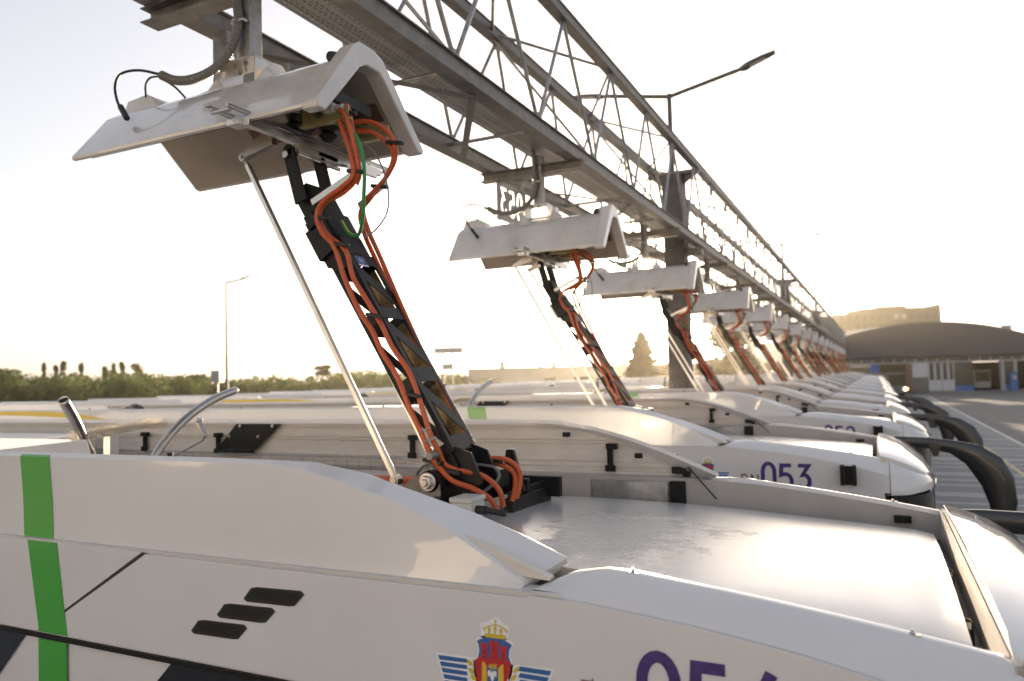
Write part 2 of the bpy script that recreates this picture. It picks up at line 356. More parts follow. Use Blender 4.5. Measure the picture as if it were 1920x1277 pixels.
# nose shell
WX = [(.26, 1.262), (.36, 1.250), (.46, 1.215), (.56, 1.13), (.63, 1.0), (.68, .80), (.71, .55), (.722, .3)]
ZT = [(.26, 2.905), (.36, 2.885), (.46, 2.845), (.56, 2.79), (.63, 2.735), (.68, 2.68), (.71, 2.64), (.722, 2.62)]
def nose(z0f, flat=False):
    ring = []
    for x in (.345, .40, .46, .52, .58, .63, .67, .70, .722):
        wv = interp(WX, x); zt = interp(ZT, x); e = min(interp(Z_EDGE, x), zt-.06); z0 = z0f(x)
        ring.append([b(x, -wv, z0), b(x, -wv, e-.01), b(x, -wv+.04, e+.03), b(x, -wv*.88, zt-.035), b(x, -wv*.6, zt-.008), b(x, 0, zt+.008), b(x, wv*.6, zt-.008), b(x, wv*.88, zt-.035), b(x, wv-.04, e+.03), b(x, wv, e-.01), b(x, wv, z0)])
    return ring
MB().loft(nose(lambda x: 2.58+max(0, x-.45)*.12)).build('nose_panel', M['white'], bus, ang=50)
# front cap lid on top, from behind the gap
ring = []
for x in (.275, .33, .40, .47, .54, .60, .655):
    zt = interp(ZT, x)+.022; wv = min(1.12, interp(WX, x)-.10)
    ring.append([b(x, -wv, zt-.16), b(x, -wv, zt-.045), b(x, -wv*.9, zt-.018), b(x, -wv*.5, zt), b(x, 0, zt+.008), b(x, wv*.5, zt), b(x, wv*.9, zt-.018), b(x, wv, zt-.045), b(x, wv, zt-.16)])
MB().loft(ring).build('front_cap', M['white'], bus, ang=50, bev=.004)
# dark inside of the gap behind the cap
g = MB(); g.box(b(.258, -1.09, 2.62), b(.272, 1.09, 2.865)); g.build('gap_bulkhead', M['parapet'], bus)
# lower front and windscreen
g = MB(); ring = []
for x in (.30, .42, .52, .60, .66, .70):
    wv = interp(WX, x)-.012; ring.append([b(x, -wv, .9), b(x, -wv, 2.575), b(x, wv, 2.575), b(x, wv, .9)])
g.loft(ring); g.build('windscreen', M['glass'], bus)
g = MB(); g.loft([[b(x, -(interp(WX, x)-.004), .33), b(x, -(interp(WX, x)-.004), .9), b(x, interp(WX, x)-.004, .9), b(x, interp(WX, x)-.004, .33)] for x in (.30, .42, .52, .60, .66, .705)])
g.build('bumper', M['white'], bus)
for s in (-1, 1):
    MB().box(b(.60, s*.95, .62), b(.70, s*.60, .74)).build('headlight', M['lens'], bus, bev=.01)
    # window band in slanted panes
    g = MB(); y = s*1.272
    edges = [-19.6, -17.4, -15.2, -13.8]
    def pane(x0, x1, z0=1.0, z1=2.530):
        sl = .98; g.loft([[b(x0-sl*(z1-z0)*.25, y, z0), b(x1-sl*(z1-z0)*.25, y, z0), b(x1, y, z1), b(x0, y, z1)], [b(x0-sl*(z1-z0)*.25, s*1.277, z0), b(x1-sl*(z1-z0)*.25, s*1.277, z0), b(x1, s*1.277, z1), b(x0, s*1.277, z1)]])
    g.add([b(-19.5, y*1.003, 1.0), b(-3.75, y*1.003, 1.0), b(-3.75, y*1.003, 2.19), b(-3.42, y*1.003, 2.53), b(-19.5, y*1.003, 2.53)], [(0, 1, 2, 3, 4)])
    g.add([b(-2.83, y*1.003, 1.0), b(.29, y*1.003, 1.0), b(.29, y*1.003, 2.53), b(-2.51, y*1.003, 2.53), b(-2.83, y*1.003, 2.21)], [(0, 1, 2, 3, 4)])
    g.build('side_window', M['glass'], bus, smooth=False)
    g = MB(); g.box(b(-19.7, s*1.268, 2.532), b(.28, s*1.283, 2.550)); g.build('window_trim', M['blackp'], bus)
    # upper cladding panels with a slanted joint
    def clad(pts, name):
        q = MB(); q.prism([b(x, s*1.2685, z) for x, z in pts], (0, s*.0075, 0)); return q.build(name, M['white'], bus, bev=.002)
    clad([(-12.4, 2.556), (-3.340, 2.556), (-2.672, 2.9455), (-12.4, 2.9455)], 'side_panel')
    top = [(x, interp(Z_EDGE, x)-.012) for x in [-.97, -.8, -.65, -.49, -.35, -.21, -.08, .03, .15, .29]]
    clad([(-3.326, 2.556), (.29, 2.556)]+[(.29, top[-1][1])]+top[::-1][1:]+[(-.99, 2.935), (-2.655, 2.937)], 'service_flap')
    g = MB(); g.prism([b(x, s*1.2683, z) for x, z in ((-3.345, 2.556), (-3.32, 2.556), (-2.65, 2.937), (-2.68, 2.94))], (0, s*.002, 0)); g.build('panel_gap_shade', M['cdark'], bus)  # dark strip painted in for the shadow inside the open joint
    g = MB(); g.box(b(-12.4, s*1.268, 2.9462), b(-.87, s*1.273, 2.9505)); g.build('drip_rail', M['white_in'], bus)
    # wheels
    for wx in (-2.1, -8.0, -15.6):
        g = MB(); g.cyl(b(wx, s*1.30, .48), b(wx, s*1.02, .48), .48, 28); wo = g.build('tyre', M['rubber'], bus, bev=.03)
        g = MB(); g.cyl(b(wx, s*1.305, .48), b(wx, s*1.12, .48), .27, 20); g.build('rim', M['steel'], wo)
    # roof fairings
    ro = [(-12.45, 3.31), (-9, 3.31), (-6, 3.31), (-3.4, 3.311), (-2.35, 3.313), (-2.08, 3.311), (-1.9, 3.296), (-1.69, 3.25), (-1.46, 3.187), (-1.26, 3.108), (-1.12, 3.035), (-1.01, 2.966)]
    rr = [(-12.45, 3.322), (-9, 3.322), (-6, 3.322), (-3.4, 3.322), (-2.36, 3.322), (-2.05, 3.319), (-1.86, 3.312), (-1.65, 3.272), (-1.45, 3.206), (-1.26, 3.146), (-1.10, 3.085), (-.928, 3.014)]
    rw = [.015, .015, .015, .015, .016, .02, .045, .08, .115, .145, .16, .17]
    if s > 0: rr = rr[:6]+[(-1.88, 3.313), (-1.62, 3.277), (-1.35, 3.208), (-1.14, 3.137), (-.97, 3.07), (-.845, 3.018)]; rw = rw[:6]+[.04, .065, .09, .11, .122, .13]
    ring = []
    for (x, z), (x2, z2), wv in zip(ro, rr, rw):
        zb = 2.951; ring.append([b(x, s*1.252, zb), b(x, s*1.240, (z+zb)/2), b(x, s*1.235, z-.008), b(x, s*1.229, z), b(x2, s*(1.235-wv), z2), b(x2-.004, s*(1.232-wv), z2-.022), b(x-.01, s*1.218, z-.03 if wv > .04 else z-.02), b(x-.01, s*1.225, zb)])
    MB().loft(ring).build('roof_fairing', M['white'], bus, ang=16, bev=.0015)
    # grooved inner panel: extruded profile
    prof = [(1.216, 3.305), (1.180, 3.305), (1.180, 3.296), (1.196, 3.292), (1.196, 3.272), (1.186, 3.268), (1.186, 3.262), (1.196, 3.258), (1.198, 3.205), (1.186, 3.200), (1.186, 3.193), (1.198, 3.189), (1.198, 3.181), (1.188, 3.178), (1.188, 3.172), (1.200, 3.168), (1.202, 3.070), (1.190, 3.066), (1.190, 3.058), (1.200, 3.054), (1.200, 3.036), (1.188, 3.032), (1.188, 3.026), (1.200, 3.022), (1.200, 3.004), (1.172, 3.000), (1.172, 2.985), (1.216, 2.985)]
    ring = []
    for x in (-12.4, -2.2, -1.95, -1.7, -1.47, -1.27, -1.08, -.93):
        lim = interp([(a, c2-.035) for a, c2 in rr], x)
        ring.append([b(x, s*y, min(z, max(2.984, lim))+(0 if z < lim else -.0003*i)) for i, (y, z) in enumerate(prof)])
    MB().loft(ring).build('inner_panel', M['white_in'], bus, ang=20)
    # parapet inner sheet
    g = MB(); ring = []
    for x in (-3.1, -2.1, -1.5, -.97, -.8, -.6, -.4, -.2, 0, .15, .262):
        zt = 2.984 if x < -.96 else interp(Z_RIDGE, x)-.022
        ring.append([b(x, s*1.075, zt), b(x, s*1.072, 2.70), b(x, s*1.062, 2.70), b(x, s*1.065, zt)])
    for x in (-3.1,): pass
    g.loft(ring); g.box(b(-3.1, s*1.20, 2.975), b(-.95, s*1.062, 2.984)); g.build('parapet_sheet', M['parapet'], bus)
# roof deck
g = MB(); g.box(b(-12.4, -1.17, 2.70), b(.26, 1.17, 2.72)); g.build('roof_deck', M['deck'], bus)
# hatch: crowned sheet x -1.97..0.21
g = MB(); ring = []
HZ = [(-1.97, 2.872), (-1.93, 2.886), (-1.5, 2.889), (-1.0, 2.879), (-.67, 2.862), (-.38, 2.843), (-.14, 2.827), (.08, 2.812), (.19, 2.802), (.215, 2.790)]
ys = [-.9, -.895, -.87, -.8, -.6, -.3, 0, .3, .6, .8, .87, .895, .9]
for i in range(25):
    x = -1.97+(2.185)*i/24; z = interp(HZ, x); rc = min(1, (x+1.97)/.16); inset = .12*(1-math.sqrt(max(0, 1-(1-rc)**2)))
    row = [b(x, y*(1-inset), z+.03*(1-(abs(y)/.9)**2)-(.025 if abs(y) > .89 else .006 if abs(y) > .86 else 0)) for y in ys]
    ring.append([Vector(p)-Vector((0, 0, .03)) for p in row[::-1]]+row)
g.loft(ring); hat = g.build('roof_hatch', M['hatch'], bus, ang=45)
for (x, y) in ((-.70, -1.10), (.055, -1.10), (.30, -1.13), (-.70, 1.10), (.05, 1.10)):
    z = interp(Z_RIDGE, x); g = MB(); sg = 1 if y > 0 else -1
    g.box(b(x-.022, y-.012, z-.018), b(x+.022, y+.012, z+.001)); g.cyl(b(x, y, z), b(x, y, z+.012), .0045, 8); g.cyl(b(x, y, z+.001), b(x, y, z+.006), .008, 6)
    g.build('latch_bolt', M['steel'], bus, bev=.001)
for (x, y) in ((.225, -.55), (.235, -.85), (.225, .1)):
    g = MB(); g.box(b(x-.012, y-.04, 2.72), b(x+.014, y+.03, 2.775)); g.tube([b(x, y-.1, 2.74), b(x+.012, y-.03, 2.79), b(x, y+.05, 2.78), b(x+.01, y+.2, 2.73)], .004, 6, spline=4); g.build('hinge', M['blackp'], bus)
# things along the far inner side
def bracket(x, z0, z1, side=1):
    g = MB(); y = side*1.165
    g.box(b(x-.022, y-.004*side, z0), b(x+.012, y+.02*side, z1)); g.box(b(x-.02, y-.03*side, z1-.035), b(x+.05, y+.01*side, z1)); g.box(b(x-.035, y-.012*side, z0), b(x+.03, y+.006*side, z0+.04))
    g.cyl(b(x+.02, y-.034*side, z1-.018), b(x+.02, y-.02*side, z1-.018), .010, 8); g.cyl(b(x, y-.016*side, z0+.11), b(x, y, z0+.11), .009, 8)
    return g.build('bracket', M['blackp'], bus, bev=.002)
for x in (-5.75, -4.88, -2.99): bracket(x, 3.05, 3.215)
for x in (-1.52,): bracket(x, 3.0, 3.175)
bracket(-1.10, 3.0, 3.035); bracket(-1.52, 3.0, 3.15, -1); bracket(-4.4, 3.05, 3.215, -1)
for (x, z) in ((-1.80, 3.245), (-1.33, 3.12), (-1.04, 3.02)):
    g = MB(); g.box(b(x-.022, 1.12, z-.03), b(x+.022, 1.15, z)); g.cyl(b(x, 1.112, z-.016), b(x, 1.122, z-.016), .008, 8); g.build('clip', M['blackp'], bus, bev=.002)
g = MB(); g.prism([b(-4.66, 1.15, 3.29), b(-4.20, 1.15, 3.29), b(-4.46, 1.15, 3.085), b(-4.88, 1.15, 3.085)], (0, .012, 0))
g.box(b(-4.86, 1.10, 3.06), b(-4.47, 1.155, 3.082))
pt = g.build('hinge_plate', M['blackp'], bus, bev=.002)
g = MB()
for (x, z) in ((-4.61, 3.275), (-4.27, 3.275), (-4.73, 3.19), (-4.42, 3.19)): g.cyl(b(x, 1.138, z), b(x, 1.152, z), .013, 6); g.cyl(b(x, 1.132, z), b(x, 1.14, z), .007, 8)
g.build('bolt', M['steel'], pt)
g = MB(); g.bar(b(-4.97, 1.05, 3.315), b(-4.90, 1.05, 3.19), .045, .03); g.cyl(b(-4.975, 1.02, 3.325), b(-4.975, 1.08, 3.325), .022, 12); g.tube([b(-4.90, 1.05, 3.19), b(-4.93, 1.05, 3.16), b(-5.28, 1.05, 3.02)], .008, 6); g.build('gas_latch', M['steel'], bus, bev=.002)
# wire basket tray along the far side
g = MB()
for z in (2.99, 3.02, 3.05): g.tube([b(-8.5, 1.10, z), b(-3.0, 1.10, z)], .0022, 5)
for y in (1.13, 1.165): g.tube([b(-8.5, y, 2.965), b(-3.0, y, 2.965)], .0022, 5)
x = -8.45
while x < -3.0: g.tube([b(x, 1.16, 2.965), b(x, 1.10, 2.965), b(x, 1.10, 3.052)], .0022, 5); x += .105
wav = [b(-8.5+.0525*i, 1.098, 3.055+(.006 if i % 2 else -.002)) for i in range(105)]
g.tube(wav, .003, 5); g.build('wire_tray', M['galv'], bus)
g = MB(); g.tube([b(-3.6, .85, 2.93), b(-2.75, .78, 2.955), b(-2.60, .70, 2.955)], .028, 12); cd1 = g.build('orange_conduit', M['orange'], bus)
g = MB(); g.cyl(b(-2.62, .70, 2.955), b(-2.50, .66, 2.955), .035, 14); g.build('connector', M['rubber'], cd1)
# inverter cover + ram on the far parapet
g = MB(); ring = []
for x, dd in ((-1.62, .0), (-1.60, .02), (-1.52, .022), (-1.48, .05), (-1.28, .05), (-1.24, .022), (-1.14, .02), (-1.12, 0)):
    ring.append([b(x, 1.062-dd, 2.965), b(x, 1.062-dd, 2.80), b(x, 1.062, 2.80), b(x, 1.062, 2.965)])
g.loft(ring); g.build('cover_plate', M['galv'], bus, bev=.003)
g = MB(); g.box(b(-1.12, 1.04, 2.78), b(-1.03, 1.062, 2.97)); g.cyl(b(-1.07, 1.03, 2.86), b(-1.07, 1.05, 2.86), .02, 12); g.build('lock_plate', M['blackp'], bus, bev=.002)
g = MB(); g.box(b(.05, 1.03, 2.80), b(.13, 1.062, 2.835)); g.cyl(b(.09, 1.02, 2.818), b(.09, 1.04, 2.818), .014, 12); g.build('lock_plate', M['blackp'], bus, bev=.002)
g = MB(); g.tube([b(-1.03, 1.13, 3.045), b(-.83, .92, 2.90)], .0045, 6); g.build('gas_strut', M['rubber'], bus)
# mirror arms
def arm(s):
    P = [(.22, 1.20, 2.80), (.45, 1.24, 2.80), (.75, 1.30, 2.78), (.98, 1.34, 2.735), (1.16, 1.36, 2.66), (1.30, 1.37, 2.53), (1.38, 1.37, 2.38), (1.42, 1.37, 2.15), (1.41, 1.36, 1.95)]
    Wd = [.03, .035, .035, .035, .05, .06, .06, .06, .05]; Hh = [.05, .055, .06, .075, .125, .165, .16, .13, .09]
    ring = []
    V = [Vector(p) for p in P]
    for i, p in enumerate(V):
        t = (V[min(i+1, 8)]-V[max(i-1, 0)]).normalized(); side = Vector((0, 1, 0)); u = side.cross(t).normalized()
        sec = []
        for a in range(10):
            an = 2*math.pi*a/10; ca, sa = math.cos(an), math.sin(an); q = p+side*Wd[i]*math.copysign(abs(ca)**.6, ca)+u*Hh[i]*math.copysign(abs(sa)**.6, sa)
            sec.append(b(q.x, s*q.y, q.z))
        ring.append(sec)
    return MB().loft(ring)
am = arm(1).build('mirror_arm', M['mirror'], bus, ang=60)
g = MB(); g.loft([[b(x, 1.25, z0), b(x, 1.31, z0), b(x, 1.31, 2.76), b(x, 1.25, 2.76)] for x, z0 in ((.76, 2.74), (.79, 2.64), (.84, 2.64), (.87, 2.74))]); g.build('camera_pod', M['mirror'], am, bev=.008)
# near side camera bracket
g = MB(); g.box(b(-.02, -1.31, 2.66), b(.10, -1.27, 2.81)); g.box(b(-.02, -1.36, 2.66), b(.012, -1.27, 2.82)); g.box(b(.068, -1.36, 2.66), b(.10, -1.27, 2.82)); 
nb = g.build('camera_bracket', M['blackp'], bus, bev=.004)
# horns (bent steel guide tubes), bristle brush, roof box, grey box
for pts in ([(-4.30, -.32, 2.95), (-4.30, -.34, 3.16), (-4.28, -.41, 3.29), (-4.24, -.50, 3.43), (-4.19, -.60, 3.545)],
            [(-4.30, .05, 2.95), (-4.30, .10, 3.14), (-4.30, .22, 3.28), (-4.30, .38, 3.40), (-4.30, .58, 3.50), (-4.30, .80, 3.565)]):
    g = MB(); g.tube([b(*p) for p in pts], .029, 18, spline=6, cap=False); g.v = list(g.v); ho = g.build('guide_horn', M['steel'], bus)
    md = ho.modifiers.new('wall', 'SOLIDIFY'); md.thickness = .003
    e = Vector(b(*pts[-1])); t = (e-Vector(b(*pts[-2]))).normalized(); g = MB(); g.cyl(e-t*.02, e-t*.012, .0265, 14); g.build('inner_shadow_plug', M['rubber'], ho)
g = MB(); g.bar(b(-4.30, -.40, 3.30), b(-4.30, -.02, 3.335), .10, .006); g.box(b(-4.34, -.24, 2.9), b(-4.28, -.18, 3.31)); br = g.build('brush_holder', M['alu'], bus)
g = MB()
for i in range(800):
    t = random.random(); y = -.42+t*.50; base = Vector((-4.30+random.uniform(-.055, .055), y, 3.318+.03*t+random.uniform(0, .02)))
    d = Vector((random.uniform(-.2, .2), random.uniform(.3, .9), random.uniform(-.25, .35)+t*.25)).normalized()*(random.uniform(.06, .12))
    if i % 3 == 0 and t > .6: base.y = .02+random.random()*.07; d = Vector((random.uniform(-.25, .25), .8, random.uniform(-.35, .55))).normalized()*random.uniform(.06, .14)
    if i % 9 == 0 and t < .4: base.y = -.40; d = Vector((random.uniform(-.3, .3), -.5, random.uniform(-.5, .3))).normalized()*random.uniform(.06, .12)
    p = Vector(b(*base)); q = p+d; sd = Vector((.0026, 0, .0030)); g.add([p-sd, p+sd, q], [(0, 1, 2)])
g.build('bristles', M['bristle'], br, smooth=False)
g = MB(); g.loft([[b(-5.4, -1.05, 3.0), b(-5.4, -.5, 3.0), b(-5.4, -.5, 3.31), b(-5.4, -1.05, 3.295)], [b(-4.0, -1.05, 3.0), b(-4.0, -.5, 3.0), b(-4.12, -.5, 3.31), b(-4.12, -1.05, 3.295)]]); g.build('roof_box', M['hood'], bus, bev=.004)
g = MB(); g.box(b(-12.2, -.9, 2.72), b(-6.0, .9, 3.22)); g.build('battery_housing', M['white_in'], bus, bev=.03)
# dome camera on the edge of the roof
g = MB(); g.loft([[b(x, y*k, 3.30+h*k2) for (y, k, h, k2) in ((-1.20, 1, 0, 0), (-1.20, 1, hh*.7, 1), (-1.14, 1, hh, 1), (-1.05, 1, hh*.7, 1), (-1.05, 1, 0, 0))] for x, hh in ((-8.98, .02), (-8.90, .04), (-8.80, .05), (-8.72, .09), (-8.64, .09), (-8.60, .04))]); g.build('roof_camera', M['mirror'], bus, ang=60)
for x in (-2.6, -4.6, -6.7, -9.5, -10.0, -11.6):
    g = MB(); g.cyl(b(x, -1.20, 3.315), b(x, -1.20, 3.335), .012, 8); g.build('fixing_stud', M['blackp'], bus)
# articulated rear section cover line and rear fairing
g = MB(); g.box(b(-13.3, -1.0, 2.7), b(-12.5, 1.0, 3.1)); g.build('bellows', M['rubber'], bus)
for s in (-1, 1):
    g = MB(); g.loft([[b(x, s*1.262, 2.60), b(x, s*1.235, z), b(x, s*1.15, z+.02), b(x, s*1.15, 2.6)] for x, z in ((-19.85, 3.31), (-13.55, 3.31), (-13.38, 3.18), (-13.3, 3.05))]); g.build('rear_fairing', M['white'], bus, ang=40)

# decals ---------------------------------------------------------------
def decal(poly, y, m, name, parent, th=.0015):
    g = MB(); g.prism([b(x, y, z) for x, z in poly], (0, -th, 0)); return g.build(name, m, parent, smooth=False)
stripe = MB()
def sx(z): return (3.31-z)*.178
for z1, z0, ya, yb, xa, xb in ((3.3045, 3.135, -1.2358, -1.2408, -3.529, -3.498), (3.135, 2.953, -1.2408, -1.2526, -3.498, -3.467), (2.9445, 2.558, -1.2765, -1.2765, -3.406, -3.322), (2.528, 1.0, -1.276, -1.276, -3.326, -3.30)):
    stripe.add([b(xa, ya-.0012, z1), b(xa+.209-(z1 < 3)*.006-(z1 < 2.6)*.012, ya-.0012, z1), b(xb+.206-(z0 < 2.9)*.014, yb-.0012, z0), b(xb, yb-.0012, z0)], [(0, 1, 2, 3)])
stripe.add([b(-3.529, -1.2370, 3.3045), b(-3.32, -1.2370, 3.3045), b(-3.32, -1.2287, 3.3125), b(-3.529, -1.2287, 3.3125)], [(0, 1, 2, 3)])
stripe.build('green_stripe', M['green'], bus, smooth=False)
g = MB(); ya = -1.2385
up = [(x, 3.305-max(0, (x+10.7)/1.9)**2*.16) for x in (-12.2, -11.6, -11.1, -10.7, -10.3, -9.9, -9.5, -9.1, -8.8)]
lowr = [(x, 3.245-max(0, (x+11.6)/2.8)**2*.10-.0) for x in (-12.2, -11.6, -11.1, -10.7, -10.3, -9.9, -9.5, -9.1, -8.8)]
for i in range(8): g.face([b(up[i][0], -1.2365-(3.3-up[i][1])*.035, up[i][1]), b(up[i+1][0], -1.2365-(3.3-up[i+1][1])*.035, up[i+1][1]), b(lowr[i+1][0], -1.2380-(3.3-lowr[i+1][1])*.035, lowr[i+1][1]), b(lowr[i][0], -1.2380-(3.3-lowr[i][1])*.035, lowr[i][1])])
g.build('yellow_stripe', M['yellow'], bus, smooth=False)
# three slanted vents
for (xl, zt) in ((-2.09, 2.866), (-2.225, 2.793), (-2.36, 2.718)):
    pts = [(xl+.03, zt), (xl+.235, zt+.006), (xl+.25, zt-.006), (xl+.205, zt-.050), (xl+.18, zt-.054), (xl-.022, zt-.058), (xl-.038, zt-.048), (xl, zt-.006)]
    cxv = sum(p[0] for p in pts)/len(pts); czv = sum(p[1] for p in pts)/len(pts)
    o = decal([(cxv+(p[0]-cxv)*1.035, czv+(p[1]-czv)*1.10-.0006) for p in pts], -1.2762, M['white'], 'vent_highlight_lip', bus, .0020)  # larger white rim, drawn as a highlight edge for an inset look
    o = decal(pts, -1.2776, M['rubber'], 'vent_recess_shade', bus, .0010)  # flat dark decal stands in for the shade of a recess
    g = MB()
    for i in range(22):
        x = xl-.022+i*.0098; g.tube([b(x, -1.2790, zt-.048), b(x+.047, -1.2790, zt-.004)], .0009, 4)
    for z in (.012, .024, .036): g.tube([b(xl+.018-z, -1.2792, zt-z), b(xl+.243-z, -1.2792, zt-z)], .0009, 4)
    g.build('grille_wire', M['blackp'], o, smooth=False)
# crest, drawn in a local frame measured on the side panel
def cp(px, py):        # crest drawing units -> bus x,z
    p = at(780+px*.15625, 1130+py*.15625, 1, Y0-1.2775); return p.x, p.z
crest = MB(); LAY = [0]
def cpoly(pts, mi, lay):
    crest.m = mi; y = -1.2768-.0005*lay
    q = [cp(*p) for p in pts]; crest.prism([b(x, y, z) for x, z in q], (0, -.0004, 0))
SH = [(730, 455), (800, 425), (880, 415), (960, 425), (1060, 450), (1152, 512), (1120, 570), (1112, 650), (1145, 745), (1125, 860), (1080, 960), (1010, 1060), (900, 1130), (800, 1040), (740, 930), (712, 800), (710, 690), (745, 655), (760, 570), (750, 500)]
def grow(P, k):
    cx = sum(p[0] for p in P)/len(P); cy2 = sum(p[1] for p in P)/len(P)
    return [(cx+(p[0]-cx)*k, cy2+(p[1]-cy2)*k) for p in P]
cpoly(grow(SH, 1.10), 3, 0)
cpoly([(770, 250), (790, 245), (930, 190), (960, 170), (990, 190), (1125, 300), (1100, 450), (780, 420)], 3, 0)
cpoly([(235, 595), (700, 660), (760, 1000), (345, 960), (300, 830)], 3, 0); cpoly([(1130, 740), (1670, 800), (1560, 1050), (1100, 990)], 3, 0)
cpoly(SH, 1, 1)
cpoly([(745, 655), (1118, 700), (1145, 745), (1125, 860), (1080, 960), (1010, 1060), (900, 1130), (800, 1040), (740, 930), (712, 800), (710, 690)], 0, 2)
for x0, x1, t, bt in ((775, 868, 480, 680), (880, 998, 452, 690), (1000, 1098, 515, 710)):
    w2 = (x1-x0)
    cpoly([(x0, t), (x0+w2*.2, t), (x0+w2*.25, t+20), (x0+w2*.38, t+22), (x0+w2*.42, t), (x0+w2*.6, t+3), (x0+w2*.64, t+24), (x0+w2*.78, t+26), (x0+w2*.82, t+6), (x1, t+10), (x1-6, t+52), (x1-16, t+66), (x1-8, bt), (x0+6, bt-10), (x0+16, t+56), (x0+4, t+42)], 0, 3)
    c = (x0+x1)/2; cpoly([(c-4, t+95), (c+2, t+75), (c+8, t+120), (c, t+140), (c-8, t+120)], 4, 4); cpoly([(c-14, bt-36), (c+12, bt-34), (c+10, bt-20), (c-12, bt-22)], 4, 4)
cpoly([(862, 760), (980, 775), (985, 1000), (860, 1000)], 1, 3)
cpoly([(798, 705), (825, 715), (848, 760), (852, 960), (790, 945)], 2, 3); cpoly([(1050, 738), (1052, 950), (985, 965), (990, 790), (1020, 750)], 2, 3)
for yy in (765, 785): cpoly([(868, yy-20), (975, yy-8), (975, yy), (868, yy-12)], 2, 4)
for xx in (888, 912, 936, 958): cpoly([(xx, 730), (xx+9, 732), (xx+9, 800), (xx, 798)], 2, 5)
cpoly([(915, 815), (930, 822), (926, 850), (945, 812), (970, 830), (966, 900), (945, 870), (940, 920), (920, 945), (900, 915), (890, 865), (866, 890), (866, 815), (892, 806), (908, 848)], 3, 5)
cpoly([(825, 365), (1085, 395), (1060, 440), (830, 412)], 2, 2)
ringp = [(800, 280), (820, 300), (870, 275), (920, 262), (990, 264), (1040, 290), (1085, 330), (1102, 322), (1088, 380), (1076, 345), (1030, 305), (985, 278), (925, 276), (872, 290), (830, 318), (830, 360)]
cpoly(ringp, 2, 2)
for xx, yy in ((878, 285), (950, 270), (1020, 300)): cpoly([(xx-16, yy+50), (xx-20, yy+30), (xx, yy), (xx+20, yy+32), (xx+14, yy+55), (xx+6, yy+115), (xx-8, yy+112)], 2, 3)
cpoly([(948, 262), (944, 225), (938, 212), (955, 196), (970, 212), (962, 228), (960, 262)], 2, 3)
for i in range(5):
    a = 625+i*76; cpoly([(262+i*20, a), (612, a+50), (618, a+98), (282+i*20, a+58)], 1, 1)
    bb = 765+i*78; cpoly([(1250, bb), (1625-i*30, bb+58), (1600-i*30, bb+112), (1225, bb+55)], 1, 1)
for (x, y, k) in ((650, 720, 1), (668, 820, 1), (695, 900, 1), (1205, 805, -1), (1172, 900, -1)):
    cpoly([(x-38*k, y-42), (x+5*k, y-28), (x+34*k, y+12), (x+30*k, y+42), (x-8*k, y+28), (x-32*k, y-6)], 2, 3)
crest.build('city_crest', [M['red'], M['cblue'], M['gold'], M['cwhite'], M['cdark']], bus, smooth=False)

def number_mesh(num):
    g = MB(); g.m = 0; glyphs(g, num, -.646, 2.600, .125, .215, .016, .033, lambda x, z: b(x, -1.2778, z))
    g.m = 1; glyphs(g, 'DN', -.815, 2.600, .072, .118, .010, .016, lambda x, z: b(x, -1.2778, z)); return g
# ---------------------------------------------------------------- pantograph on the roof (part of the bus)
def W(p): return Vector(p)
Bn, Tn = Vector((-1.88, 3.25)), Vector((-2.515, 4.30))     # near-face edge of the wide plate (x,z)
ax = (Tn-Bn).normalized(); A3 = Vector((ax.x, 0, ax.y)); N3 = Vector((ax.y, 0, -ax.x)) if ax.y > 0 else None  # N3 points to +x, -z... flipped below
N3 = Vector((-ax.y*-1, 0, 0)); N3 = Vector((ax.y, 0, -ax.x))
YN, YF = -.15, .09
def ap(s, n, y): return Vector((Bn.x, Y0+y, Bn.y))+A3*s+N3*n      # arm frame: along, normal (+ towards front), across
L = (Tn-Bn).length
g = MB()
def aq(s0, s1, n0, n1, y0, y1):
    vs = [ap(s, n, y) for s in (s0, s1) for n in (n0, n1) for y in (y0, y1)]
    g.add(vs, [(0, 1, 3, 2), (4, 6, 7, 5), (0, 4, 5, 1), (2, 3, 7, 6), (0, 2, 6, 4), (1, 5, 7, 3)])
def plate(n0, n1, mods):
    aq(0, L, n0, n1, YN, YN+.035); aq(0, L, n0, n1, YF-.035, YF)
    prev = 0
    for a, c in mods: aq(prev, a, n0, n1, YN+.035, YF-.035); prev = c
    aq(prev, L, n0, n1, YN+.035, YF-.035)
    for a, c in mods:
        vs = []
        for n in (n0, n1):
            for (s, y) in ((c-.01, YN+.035), (c-.115, YN+.035), (a+.01, YF-.035), (a+.115, YF-.035)): vs.append(ap(s, n, y))
        g.add(vs, [(0, 1, 2, 3), (4, 7, 6, 5), (0, 4, 5, 1), (1, 5, 6, 2), (2, 6, 7, 3), (3, 7, 4, 0)])
mods = [(L*.07, L*.33), (L*.40, L*.65), (L*.71, L*.94)]
plate(-.005, 0, mods)
plate(-.13, -.125, [(L*.05, L*.28), (L*.36, L*.62), (L*.70, L*.92)])
for y in (YN, YF-.004):
    aq(0, L, -.028, -.005, y, y+.004); aq(0, L, -.125, -.105, y, y+.004)
    for c in (.02, .34, .67, .97): aq(L*c-.035, L*c+.035, -.105, -.028, y, y+.004)
# upper head block and fork
aq(L, L+.50, -.14, -.03, YN+.015, YF-.015); aq(L, L+.30, -.155, -.015, YN+.005, YF-.005); aq(L-.02, L+.12, -.03, .0, YN+.01, YF-.03); aq(L+.05, L+.24, -.165, -.02, YN-.02, YN+.05)
for y in (YN-.02, YF-.03):
    aq(L+.22, L+.32, -.13, -.065, y, y+.02)
panto = None
